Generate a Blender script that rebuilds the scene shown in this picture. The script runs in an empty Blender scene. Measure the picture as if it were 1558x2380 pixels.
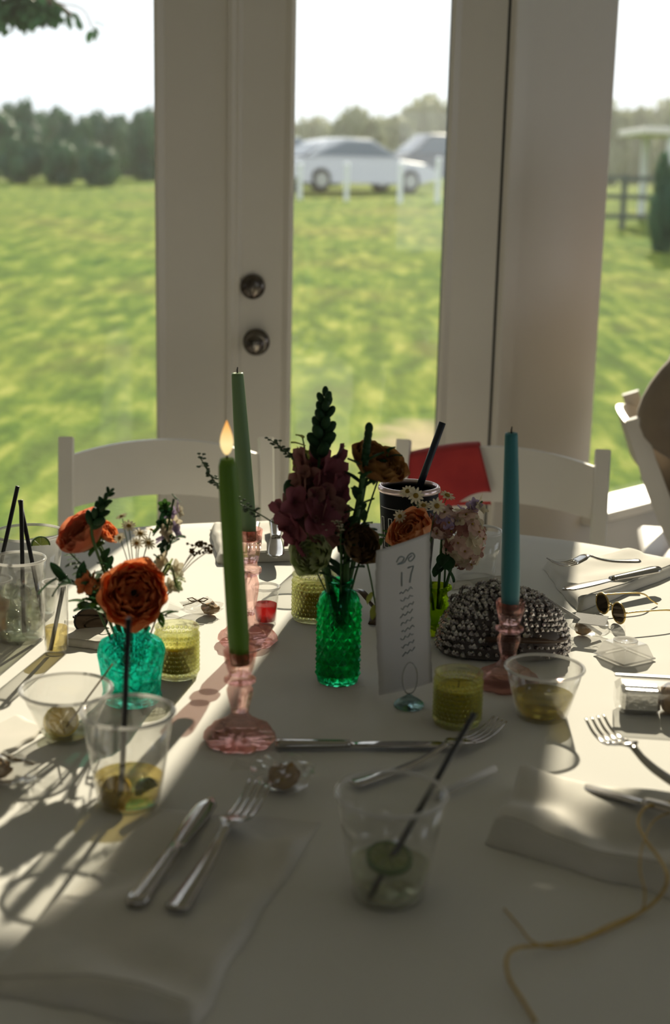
import bpy, math, random
from mathutils import Vector, Matrix, noise as mnoise
SC = bpy.context.scene
COL = SC.collection
R = math.radians
PI = math.pi

# ------------------------------------------------------------------ camera
IW, IH = 1558, 2380
CAM_LOC = Vector((0, 0, 1.38))
cd = bpy.data.cameras.new('camera')
cd.sensor_fit = 'VERTICAL'; cd.sensor_height = 36; cd.lens = 50
cd.clip_start = 0.05; cd.clip_end = 600
cd.dof.use_dof = True; cd.dof.focus_distance = 2.08
cd.dof.aperture_fstop = 3.6; cd.dof.aperture_blades = 6
cam = bpy.data.objects.new('camera', cd); COL.objects.link(cam)
CM = Matrix.Rotation(R(76.5), 3, 'X') @ Matrix.Rotation(R(1.28), 3, 'Z')
cam.matrix_world = Matrix.Translation(CAM_LOC) @ CM.to_4x4()
SC.camera = cam
FPX = 50 / 36 * IH

# ------------------------------------------------------------------ sky and sun
w = bpy.data.worlds.new('sky'); SC.world = w; w.use_nodes = True
bg = w.node_tree.nodes['Background']
bg.inputs[0].default_value = (0.91, 0.96, 1.04, 1); bg.inputs[1].default_value = 1.45
SUN_AZ, SUN_EL = R(10.7), R(26)
sl = bpy.data.lights.new('sun', 'SUN'); sl.energy = 9.8; sl.angle = R(0.6); sl.color = (1.0, 0.87, 0.67)
sun = bpy.data.objects.new('sun', sl); COL.objects.link(sun)
sdir = Vector((math.sin(SUN_AZ) * math.cos(SUN_EL), math.cos(SUN_AZ) * math.cos(SUN_EL), math.sin(SUN_EL)))
sun.rotation_euler = sdir.to_track_quat('Z', 'Y').to_euler(); sun.location = (3, 12, 8)
vs = SC.view_settings
vs.view_transform = 'Standard'; vs.look = 'None'; vs.exposure = -0.17; vs.gamma = 1; vs.use_curve_mapping = False
cy = SC.cycles
cy.use_denoising = True
cy.max_bounces = 14; cy.transparent_max_bounces = 32; cy.transmission_bounces = 12; cy.glossy_bounces = 5; cy.diffuse_bounces = 5
cy.caustics_reflective = False; cy.caustics_refractive = False
cy.sample_clamp_indirect = 6

# ------------------------------------------------------------------ measuring helpers (where a sight line meets the table, a wall, the field)
TZ = 0.75
def ray(px, py):
    return CM @ Vector(((px - IW / 2) / FPX, -(py - IH / 2) / FPX, -1.0))
def PT(px, py, z=TZ + .0006):
    d = ray(px, py); t = (z - CAM_LOC.z) / d.z
    return CAM_LOC + d * t
def PY(px, py, Y):
    d = ray(px, py); return CAM_LOC + d * (Y / d.y)
CI = CM.transposed()
def proj(p):
    q = CI @ (Vector(p) - CAM_LOC)
    return (IW / 2 + FPX * q.x / -q.z, IH / 2 - FPX * q.y / -q.z)
def HZ(p, py):
    lo, hi = -2.0, 6.0
    for _ in range(50):
        m = (lo + hi) / 2
        if proj((p[0], p[1], m))[1] > py: lo = m
        else: hi = m
    return lo
def PPM(p):
    q = CI @ (Vector(p) - CAM_LOC); return FPX / -q.z

# ------------------------------------------------------------------ materials
def mat(name, col, rough=0.6, metal=0.0, trans=0.0, ior=1.45, spec=0.5, noise=None, bump=None, sheen=0.0, sub=0.0, emit=None, coat=0.0):
    m = bpy.data.materials.new(name); m.use_nodes = True
    nt = m.node_tree; b = nt.nodes['Principled BSDF']
    b.inputs['Base Color'].default_value = (*col, 1)
    b.inputs['Roughness'].default_value = rough; b.inputs['Metallic'].default_value = metal
    b.inputs['Transmission Weight'].default_value = trans; b.inputs['IOR'].default_value = ior
    b.inputs['Specular IOR Level'].default_value = spec
    b.inputs['Sheen Weight'].default_value = sheen; b.inputs['Coat Weight'].default_value = coat
    if sub:
        b.inputs['Subsurface Weight'].default_value = sub; b.inputs['Subsurface Radius'].default_value = (0.01, 0.008, 0.004); b.inputs['Subsurface Scale'].default_value = 1.0
    if emit:
        b.inputs['Emission Color'].default_value = (*emit[0], 1); b.inputs['Emission Strength'].default_value = emit[1]
    tc = nt.nodes.new('ShaderNodeTexCoord')
    if noise:                                   # (scale, second colour, contrast low, contrast high)
        n = nt.nodes.new('ShaderNodeTexNoise'); n.inputs['Scale'].default_value = noise[0]; n.inputs['Detail'].default_value = 5
        nt.links.new(tc.outputs['Object'], n.inputs['Vector'])
        r = nt.nodes.new('ShaderNodeValToRGB')
        lo, hi = (noise[2], noise[3]) if len(noise) > 2 else (0.35, 0.65)
        r.color_ramp.elements[0].position = lo; r.color_ramp.elements[1].position = hi
        r.color_ramp.elements[0].color = (*col, 1); r.color_ramp.elements[1].color = (*noise[1], 1)
        nt.links.new(n.outputs['Fac'], r.inputs['Fac']); nt.links.new(r.outputs['Color'], b.inputs['Base Color'])
    if bump:                                    # (kind, scale, strength, distance)
        if bump[0] == 'voronoi':
            t = nt.nodes.new('ShaderNodeTexVoronoi'); out = 'Distance'
        else:
            t = nt.nodes.new('ShaderNodeTexNoise'); out = 'Fac'; t.inputs['Detail'].default_value = 4
        t.inputs['Scale'].default_value = bump[1]
        nt.links.new(tc.outputs['Object'], t.inputs['Vector'])
        bp = nt.nodes.new('ShaderNodeBump'); bp.inputs['Strength'].default_value = bump[2]; bp.inputs['Distance'].default_value = bump[3]
        nt.links.new(t.outputs[out], bp.inputs['Height']); nt.links.new(bp.outputs['Normal'], b.inputs['Normal'])
    return m

def mix_glass(name, col, clear=0.5, rough=0.02, ior=1.45, bump=None, tcol=None):
    """solid coloured glass: refracting glass mixed with straight tinted transmission (so that sunlight goes on through it)"""
    m = bpy.data.materials.new(name); m.use_nodes = True
    nt = m.node_tree; nt.nodes.remove(nt.nodes['Principled BSDF'])
    o = nt.nodes['Material Output']
    g = nt.nodes.new('ShaderNodeBsdfGlass'); g.inputs['Color'].default_value = (*col, 1); g.inputs['Roughness'].default_value = rough; g.inputs['IOR'].default_value = ior
    t = nt.nodes.new('ShaderNodeBsdfTransparent'); t.inputs['Color'].default_value = (*(tcol or col), 1)
    x = nt.nodes.new('ShaderNodeMixShader'); x.inputs['Fac'].default_value = clear
    nt.links.new(g.outputs[0], x.inputs[1]); nt.links.new(t.outputs[0], x.inputs[2]); nt.links.new(x.outputs[0], o.inputs[0])
    if bump:
        tc = nt.nodes.new('ShaderNodeTexCoord')
        v = nt.nodes.new('ShaderNodeTexVoronoi'); v.inputs['Scale'].default_value = bump[0]; nt.links.new(tc.outputs['Object'], v.inputs['Vector'])
        bp = nt.nodes.new('ShaderNodeBump'); bp.inputs['Strength'].default_value = bump[1]; bp.inputs['Distance'].default_value = bump[2]
        nt.links.new(v.outputs['Distance'], bp.inputs['Height']); nt.links.new(bp.outputs['Normal'], g.inputs['Normal'])
    return m

def thin_clear(name, tint=(0.97, 0.97, 0.96), refl=1.0, haze=0.0, hazecol=(0.9, 0.9, 0.88), ior=1.45, rough=0.03):
    """thin clear sheet (pane, plastic cup): straight transmission, Fresnel mirror, a little milky scatter"""
    m = bpy.data.materials.new(name); m.use_nodes = True
    nt = m.node_tree; nt.nodes.remove(nt.nodes['Principled BSDF'])
    o = nt.nodes['Material Output']
    t = nt.nodes.new('ShaderNodeBsdfTransparent'); t.inputs['Color'].default_value = (*tint, 1)
    base = t.outputs[0]
    if haze:
        d = nt.nodes.new('ShaderNodeBsdfTranslucent'); d.inputs['Color'].default_value = (*hazecol, 1)
        d2 = nt.nodes.new('ShaderNodeBsdfDiffuse'); d2.inputs['Color'].default_value = (*hazecol, 1)
        xd = nt.nodes.new('ShaderNodeMixShader'); xd.inputs['Fac'].default_value = 0.5
        nt.links.new(d.outputs[0], xd.inputs[1]); nt.links.new(d2.outputs[0], xd.inputs[2])
        x0 = nt.nodes.new('ShaderNodeMixShader'); x0.inputs['Fac'].default_value = haze
        nt.links.new(base, x0.inputs[1]); nt.links.new(xd.outputs[0], x0.inputs[2]); base = x0.outputs[0]
    g = nt.nodes.new('ShaderNodeBsdfGlossy'); g.inputs['Roughness'].default_value = rough; g.inputs['Color'].default_value = (refl, refl, refl, 1)
    fr = nt.nodes.new('ShaderNodeFresnel'); ge = nt.nodes.new('ShaderNodeNewGeometry')     # same Fresnel on both faces of the sheet
    im = nt.nodes.new('ShaderNodeMapRange'); im.inputs[3].default_value = ior; im.inputs[4].default_value = 1 / ior
    nt.links.new(ge.outputs['Backfacing'], im.inputs[0]); nt.links.new(im.outputs[0], fr.inputs['IOR'])
    x = nt.nodes.new('ShaderNodeMixShader')
    nt.links.new(fr.outputs[0], x.inputs[0]); nt.links.new(base, x.inputs[1]); nt.links.new(g.outputs[0], x.inputs[2]); nt.links.new(x.outputs[0], o.inputs[0])
    return m

def leafy(name, col, col2=None, trans=0.45, scale=30, rough=0.55):
    """petal or leaf: diffuse front, light coming through from behind"""
    m = bpy.data.materials.new(name); m.use_nodes = True
    nt = m.node_tree; nt.nodes.remove(nt.nodes['Principled BSDF'])
    o = nt.nodes['Material Output']
    d = nt.nodes.new('ShaderNodeBsdfPrincipled'); d.inputs['Roughness'].default_value = rough; d.inputs['Specular IOR Level'].default_value = 0.25
    d.inputs['Base Color'].default_value = (*col, 1)
    t = nt.nodes.new('ShaderNodeBsdfTranslucent'); t.inputs['Color'].default_value = (*col, 1)
    if col2:
        tc = nt.nodes.new('ShaderNodeTexCoord'); n = nt.nodes.new('ShaderNodeTexNoise'); n.inputs['Scale'].default_value = scale; n.inputs['Detail'].default_value = 3
        r = nt.nodes.new('ShaderNodeValToRGB'); r.color_ramp.elements[0].position = 0.35; r.color_ramp.elements[1].position = 0.65
        r.color_ramp.elements[0].color = (*col, 1); r.color_ramp.elements[1].color = (*col2, 1)
        nt.links.new(tc.outputs['Object'], n.inputs['Vector']); nt.links.new(n.outputs['Fac'], r.inputs['Fac'])
        nt.links.new(r.outputs['Color'], d.inputs['Base Color']); nt.links.new(r.outputs['Color'], t.inputs['Color'])
    x = nt.nodes.new('ShaderNodeMixShader'); x.inputs['Fac'].default_value = trans
    nt.links.new(d.outputs[0], x.inputs[1]); nt.links.new(t.outputs[0], x.inputs[2]); nt.links.new(x.outputs[0], o.inputs[0])
    return m

M = {}
M['trim'] = mat('painted_trim', (0.80, 0.765, 0.70), 0.45, noise=(3.0, (0.77, 0.735, 0.67)), bump=('noise', 60, 0.05, 0.001))
M['wall'] = mat('painted_wall', (0.80, 0.765, 0.70), 0.7, bump=('noise', 40, 0.08, 0.002))
M['ceil'] = mat('ceiling_paint', (0.82, 0.80, 0.76), 0.8, bump=('noise', 30, 0.08, 0.002))
M['floor'] = mat('floor_boards', (0.27, 0.255, 0.235), 0.45, noise=(5, (0.32, 0.305, 0.28)), bump=('noise', 12, 0.1, 0.003))
M['dark'] = mat('dark_gasket_and_gap', (0.012, 0.014, 0.016), 0.7)
M['pane'] = thin_clear('window_glass', (0.97, 0.985, 0.975), 0.9, haze=0.012, ior=1.4, rough=0.012)
M['chrome'] = mat('aged_nickel', (0.19, 0.17, 0.15), 0.18, 1.0, noise=(40, (0.11, 0.09, 0.08)))
M['cloth'] = mat('cream_tablecloth', (0.785, 0.775, 0.735), 0.85, bump=('noise', 900, 0.12, 0.0006), sheen=0.15, noise=(4, (0.755, 0.745, 0.705)))
M['napkin'] = mat('linen_napkin', (0.76, 0.73, 0.67), 0.9, bump=('noise', 700, 0.2, 0.0006), sheen=0.1, noise=(18, (0.70, 0.68, 0.62)))
M['paper'] = mat('card_paper', (0.66, 0.65, 0.645), 0.9, bump=('noise', 500, 0.25, 0.0006))
M['ink'] = mat('pale_blue_ink', (0.20, 0.26, 0.28), 0.8)
M['wood'] = mat('table_wood', (0.42, 0.30, 0.19), 0.5, noise=(8, (0.34, 0.23, 0.14)))
M['chair'] = mat('white_chair_paint', (0.78, 0.75, 0.70), 0.4, noise=(6, (0.74, 0.71, 0.66)))
M['steel'] = mat('polished_steel', (0.50, 0.48, 0.455), 0.13, 1.0, noise=(30, (0.40, 0.38, 0.36)))
M['sage'] = mat('sage_wax', (0.20, 0.33, 0.16), 0.45, sub=0.15, bump=('noise', 60, 0.1, 0.001))
M['green'] = mat('green_wax', (0.14, 0.29, 0.025), 0.42, sub=0.15, noise=(9, (0.12, 0.25, 0.022)), bump=('noise', 60, 0.1, 0.001))
M['teal'] = mat('teal_wax', (0.050, 0.23, 0.265), 0.42, sub=0.15, bump=('noise', 60, 0.1, 0.001))
M['wick'] = mat('charred_wick', (0.01, 0.009, 0.008), 0.9)
M['yellow_wax'] = mat('yellow_wax', (0.84, 0.70, 0.09), 0.5, sub=0.6, noise=(40, (0.80, 0.65, 0.075)))
M['pink'] = mix_glass('pink_glass', (1.0, 0.80, 0.78), 0.62, 0.015, 1.5, tcol=(0.97, 0.80, 0.77))
M['turq'] = mix_glass('turquoise_glass', (0.34, 0.96, 0.90), 0.32, 0.02, 1.5, bump=(95, 1.0, 0.006), tcol=(0.25, 0.88, 0.78))
M['emer'] = mix_glass('emerald_glass', (0.27, 0.93, 0.66), 0.22, 0.02, 1.5, tcol=(0.22, 0.80, 0.55))
M['lime'] = mix_glass('lime_glass', (0.70, 0.85, 0.12), 0.4, 0.03, 1.48, tcol=(0.7, 0.82, 0.2))
M['votive'] = mix_glass('pale_yellow_glass', (0.96, 0.97, 0.76), 0.6, 0.02, 1.46, tcol=(0.97, 0.975, 0.84))
M['cup'] = thin_clear('clear_plastic', (0.955, 0.955, 0.945), 1.0, haze=0.045, ior=1.5)
M['rim'] = thin_clear('cup_rim_plastic', (0.90, 0.90, 0.89), 1.0, haze=0.62, hazecol=(0.97, 0.96, 0.94), ior=1.6)
M['wrap'] = thin_clear('cellophane', (0.94, 0.94, 0.93), 1.0, haze=0.10, ior=1.7, rough=0.08)
M['ice'] = mix_glass('ice', (0.97, 0.98, 0.98), 0.45, 0.08, 1.31)
M['lemonade'] = mix_glass('lemonade', (0.98, 0.88, 0.50), 0.62, 0.02, 1.33, tcol=(0.98, 0.89, 0.56))
M['limeade'] = mix_glass('pale_green_drink', (0.93, 0.945, 0.85), 0.72, 0.02, 1.33)
M['olive_drink'] = mix_glass('yellow_drink', (0.80, 0.72, 0.30), 0.5, 0.02, 1.33, tcol=(0.84, 0.76, 0.36))
M['amber'] = mix_glass('amber_drink', (0.92, 0.50, 0.08), 0.5, 0.02, 1.33, tcol=(0.92, 0.52, 0.12))
M['red_drink'] = mix_glass('red_drink', (0.62, 0.035, 0.03), 0.5, 0.02, 1.33, tcol=(0.66, 0.05, 0.045))
M['plum'] = mix_glass('plum_drink', (0.55, 0.34, 0.36), 0.5, 0.02, 1.33)
M['lemon_peel'] = mat('lemon_peel', (0.80, 0.62, 0.08), 0.5, bump=('noise', 300, 0.2, 0.001))
M['lemon_flesh'] = leafy('lemon_flesh', (0.90, 0.80, 0.35), (0.95, 0.88, 0.55), 0.5, 120, 0.3)
M['lime_peel'] = mat('lime_peel', (0.10, 0.20, 0.04), 0.45, bump=('noise', 300, 0.2, 0.001))
M['lime_flesh'] = leafy('lime_flesh', (0.45, 0.55, 0.16), (0.60, 0.66, 0.28), 0.5, 120, 0.3)
M['straw'] = mat('black_straw', (0.014, 0.014, 0.017), 0.35)
M['navy_straw'] = mat('navy_straw', (0.012, 0.018, 0.035), 0.35)
M['tumbler'] = mat('black_tumbler', (0.010, 0.010, 0.012), 0.4, spec=0.15)
M['lid'] = mat('pale_pink_lid', (0.75, 0.60, 0.60), 0.2, 0.6)
M['print'] = mat('white_print', (0.72, 0.70, 0.68), 0.6)
M['red_cloth'] = mat('red_shawl', (0.46, 0.035, 0.035), 0.85, sheen=0.3, bump=('noise', 400, 0.2, 0.001), noise=(20, (0.38, 0.025, 0.03)))
M['bead'] = mat('glass_beads', (0.62, 0.59, 0.60), 0.07, 0.7, coat=1.0, noise=(110, (0.13, 0.11, 0.12), 0.40, 0.60))
M['purse'] = mat('purse_lining', (0.10, 0.085, 0.085), 0.6)
M['twine'] = mat('gold_cord', (0.62, 0.44, 0.13), 0.45, 0.25, noise=(200, (0.50, 0.34, 0.08)))
M['brown_twine'] = mat('brown_twine', (0.20, 0.12, 0.04), 0.8)
M['cookie'] = mat('brown_treat', (0.23, 0.12, 0.045), 0.85, noise=(90, (0.40, 0.25, 0.10)), bump=('noise', 150, 0.4, 0.002))
M['gold'] = mat('gold_wire', (0.66, 0.47, 0.17), 0.25, 1.0)
M['lens'] = mix_glass('dark_lens', (0.10, 0.085, 0.07), 0.5, 0.02, 1.5, tcol=(0.20, 0.17, 0.14))
M['black_frame'] = mat('black_frame', (0.015, 0.014, 0.014), 0.25)
M['strap'] = mat('dark_brown_strap', (0.065, 0.035, 0.020), 0.3)
M['white_plastic'] = mat('white_stick', (0.78, 0.77, 0.76), 0.4)
M['beige'] = mat('beige_jacket', (0.27, 0.215, 0.16), 0.9, sheen=0.2, noise=(25, (0.24, 0.19, 0.14)), bump=('noise', 500, 0.2, 0.001))
M['trouser'] = mat('dark_trousers', (0.075, 0.06, 0.05), 0.9, noise=(30, (0.06, 0.05, 0.045)))
M['skin'] = mat('skin', (0.52, 0.32, 0.23), 0.5, sub=0.1)
M['hair'] = mat('brown_hair', (0.06, 0.035, 0.02), 0.6, noise=(60, (0.09, 0.05, 0.03)))
M['shoe'] = mat('black_shoe', (0.02, 0.018, 0.016), 0.3)
M['wire'] = mat('holder_wire', (0.45, 0.47, 0.48), 0.25, 1.0)
M['holder_glass'] = mix_glass('holder_base_glass', (0.75, 0.87, 0.88), 0.4, 0.03, 1.45)
# petals and leaves
M['orange'] = leafy('orange_petal', (0.80, 0.31, 0.12), (0.74, 0.23, 0.085), 0.40, 40)
M['coral'] = leafy('coral_petal', (0.72, 0.22, 0.13), (0.76, 0.28, 0.13), 0.40, 40)
M['peach'] = leafy('peach_petal', (0.78, 0.30, 0.12), (0.80, 0.42, 0.22), 0.42, 40)
M['bronze'] = leafy('bronze_petal', (0.42, 0.22, 0.07), (0.32, 0.14, 0.05), 0.40, 60)
M['umber'] = leafy('umber_petal', (0.16, 0.10, 0.05), (0.22, 0.13, 0.06), 0.30, 60)
M['maroon'] = leafy('maroon_petal', (0.33, 0.11, 0.14), (0.24, 0.07, 0.095), 0.42, 50)
M['mauve'] = leafy('mauve_petal', (0.44, 0.25, 0.20), (0.33, 0.14, 0.14), 0.45, 50)
M['pale_green'] = leafy('green_white_petal', (0.66, 0.72, 0.48), (0.46, 0.55, 0.24), 0.45, 60)
M['cream'] = leafy('cream_petal', (0.74, 0.68, 0.52), (0.66, 0.58, 0.42), 0.42, 60)
M['blush'] = leafy('blush_petal', (0.78, 0.62, 0.54), (0.72, 0.52, 0.47), 0.5, 40)
M['lilac'] = leafy('lilac_petal', (0.50, 0.40, 0.58), (0.42, 0.32, 0.50), 0.42, 40)
M['centre'] = mat('flower_centre', (0.30, 0.19, 0.03), 0.9, bump=('noise', 600, 0.5, 0.001))
M['dark_centre'] = mat('dark_flower_centre', (0.022, 0.012, 0.010), 0.9)
M['leaf'] = leafy('leaf_green', (0.045, 0.12, 0.025), (0.07, 0.17, 0.03), 0.35, 60)
M['leaf_dark'] = leafy('dark_leaf', (0.022, 0.075, 0.03), (0.035, 0.10, 0.04), 0.28, 60)
M['leaf_grey'] = leafy('grey_green_leaf', (0.12, 0.18, 0.12), (0.16, 0.23, 0.15), 0.3, 60)
M['leaf_yellow'] = leafy('yellow_green_leaf', (0.40, 0.42, 0.09), (0.34, 0.38, 0.08), 0.45, 60)
M['stem'] = mat('green_stem', (0.05, 0.13, 0.03), 0.6)
M['dry_stem'] = mat('dry_stem', (0.20, 0.13, 0.06), 0.8)
M['dry'] = mat('dry_umbel', (0.12, 0.075, 0.03), 0.9)
# outdoors
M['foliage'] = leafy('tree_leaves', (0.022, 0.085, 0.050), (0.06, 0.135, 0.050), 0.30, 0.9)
M['foliage_hazy'] = leafy('haze_paled_leaves', (0.24, 0.27, 0.17), (0.30, 0.32, 0.20), 0.35, 0.5)  # part of the far trees' haze is painted into this leaf colour
M['bark'] = mat('bark', (0.10, 0.075, 0.055), 0.9, noise=(6, (0.06, 0.045, 0.035)), bump=('noise', 10, 0.5, 0.03))
M['silver_car'] = mat('silver_car_paint', (0.50, 0.51, 0.54), 0.25, 0.35, coat=0.6)
M['blue_car'] = mat('blue_grey_car_paint', (0.22, 0.27, 0.33), 0.25, 0.3, coat=0.6)
M['dark_car'] = mat('charcoal_car_paint', (0.12, 0.13, 0.15), 0.25, 0.3, coat=0.6)
M['car_glass'] = mat('car_window', (0.12, 0.15, 0.19), 0.06, 0.0)
M['tyre'] = mat('tyre', (0.02, 0.02, 0.02), 0.85)
M['hub'] = mat('wheel_hub', (0.45, 0.45, 0.46), 0.3, 0.9)
M['lamp_red'] = mat('tail_lamp', (0.40, 0.03, 0.02), 0.25)
M['lamp_amber'] = mat('amber_marker', (0.75, 0.40, 0.12), 0.3)
M['post_white'] = mat('white_post', (0.72, 0.74, 0.76), 0.7)
M['fence_dark'] = mat('weathered_rail', (0.10, 0.12, 0.10), 0.9)
M['roof'] = mat('pale_metal_roof', (0.72, 0.68, 0.62), 0.5)

def grass_mat():
    m = bpy.data.materials.new('lawn'); m.use_nodes = True
    nt = m.node_tree; b = nt.nodes['Principled BSDF']; b.inputs['Roughness'].default_value = 1.0; b.inputs['Specular IOR Level'].default_value = 0.04
    tc = nt.nodes.new('ShaderNodeTexCoord')
    def nz(scale, detail, stretch=(1, 1, 1)):
        mp = nt.nodes.new('ShaderNodeMapping'); mp.inputs['Scale'].default_value = stretch
        nt.links.new(tc.outputs['Object'], mp.inputs['Vector'])
        n = nt.nodes.new('ShaderNodeTexNoise'); n.inputs['Scale'].default_value = scale; n.inputs['Detail'].default_value = detail; n.inputs['Roughness'].default_value = 0.62
        nt.links.new(mp.outputs[0], n.inputs['Vector']); return n.outputs['Fac']
    def ramp(f, stops):
        r = nt.nodes.new('ShaderNodeValToRGB')
        while len(r.color_ramp.elements) < len(stops): r.color_ramp.elements.new(0.5)
        for e, (p, c) in zip(r.color_ramp.elements, stops): e.position = p; e.color = (*c, 1)
        nt.links.new(f, r.inputs['Fac']); return r.outputs['Color']
    def mixc(f, a, c, mode='MIX'):
        x = nt.nodes.new('ShaderNodeMix'); x.data_type = 'RGBA'; x.blend_type = mode
        if isinstance(f, float): x.inputs[0].default_value = f
        else: nt.links.new(f, x.inputs[0])
        nt.links.new(a, x.inputs[6])
        if isinstance(c, tuple): x.inputs[7].default_value = (*c, 1)
        else: nt.links.new(c, x.inputs[7])
        return x.outputs[2]
    fine = ramp(nz(3.6, 6, (1.35, 0.34, 1)), [(0.37, (0.012, 0.050, 0.012)), (0.46, (0.050, 0.110, 0.018)), (0.55, (0.150, 0.205, 0.030)), (0.66, (0.36, 0.36, 0.090))])
    broad = ramp(nz(0.42, 5, (0.8, 0.6, 1)), [(0.34, (0.110, 0.185, 0.020)), (0.52, (0.205, 0.235, 0.040)), (0.68, (0.36, 0.25, 0.085))])
    c = mixc(0.36, fine, broad)
    # bare sandy patch outside the door
    sp = nt.nodes.new('ShaderNodeVectorMath'); sp.operation = 'DISTANCE'; sp.inputs[1].default_value = (0.62, 7.6, 0)
    mp = nt.nodes.new('ShaderNodeMapping'); mp.inputs['Scale'].default_value = (1, 0.55, 0); nt.links.new(tc.outputs['Object'], mp.inputs['Vector'])
    sp.inputs[1].default_value = (0.50, 8.0 * 0.55, 0); nt.links.new(mp.outputs[0], sp.inputs[0])
    ad = nt.nodes.new('ShaderNodeMath'); ad.operation = 'MULTIPLY_ADD'; ad.inputs[1].default_value = 0.5; nt.links.new(nz(6, 3), ad.inputs[0]); nt.links.new(sp.outputs['Value'], ad.inputs[2])
    rr = nt.nodes.new('ShaderNodeMapRange'); rr.inputs[1].default_value = 0.40; rr.inputs[2].default_value = 0.62; rr.inputs[3].default_value = 0.85; rr.inputs[4].default_value = 0.0
    nt.links.new(ad.outputs[0], rr.inputs[0])
    c = mixc(rr.outputs[0], c, (0.42, 0.33, 0.20))
    nt.links.new(c, b.inputs['Base Color'])
    bp = nt.nodes.new('ShaderNodeBump'); bp.inputs['Strength'].default_value = 0.6; bp.inputs['Distance'].default_value = 0.06
    nt.links.new(nz(14, 5), bp.inputs['Height']); nt.links.new(bp.outputs['Normal'], b.inputs['Normal'])
    return m
M['lawn'] = grass_mat()

def flame_mat():
    m = bpy.data.materials.new('flame'); m.use_nodes = True
    nt = m.node_tree; nt.nodes.remove(nt.nodes['Principled BSDF'])
    e = nt.nodes.new('ShaderNodeEmission'); e.inputs['Strength'].default_value = 1.25
    tc = nt.nodes.new('ShaderNodeTexCoord'); s = nt.nodes.new('ShaderNodeSeparateXYZ'); nt.links.new(tc.outputs['Generated'], s.inputs[0])
    r = nt.nodes.new('ShaderNodeValToRGB')
    r.color_ramp.elements[0].color = (1.0, 0.72, 0.30, 1); r.color_ramp.elements[1].color = (1.0, 0.42, 0.08, 1); r.color_ramp.elements[1].position = 0.95
    el = r.color_ramp.elements.new(0.35); el.color = (1.0, 0.80, 0.38, 1)
    nt.links.new(s.outputs['Z'], r.inputs['Fac']); nt.links.new(r.outputs['Color'], e.inputs['Color'])
    nt.links.new(e.outputs[0], nt.nodes['Material Output'].inputs[0]); return m
M['flame'] = flame_mat()

# ------------------------------------------------------------------ mesh building
def rot_to(d):
    return Vector(d).normalized().to_track_quat('Z', 'Y').to_matrix()

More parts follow.
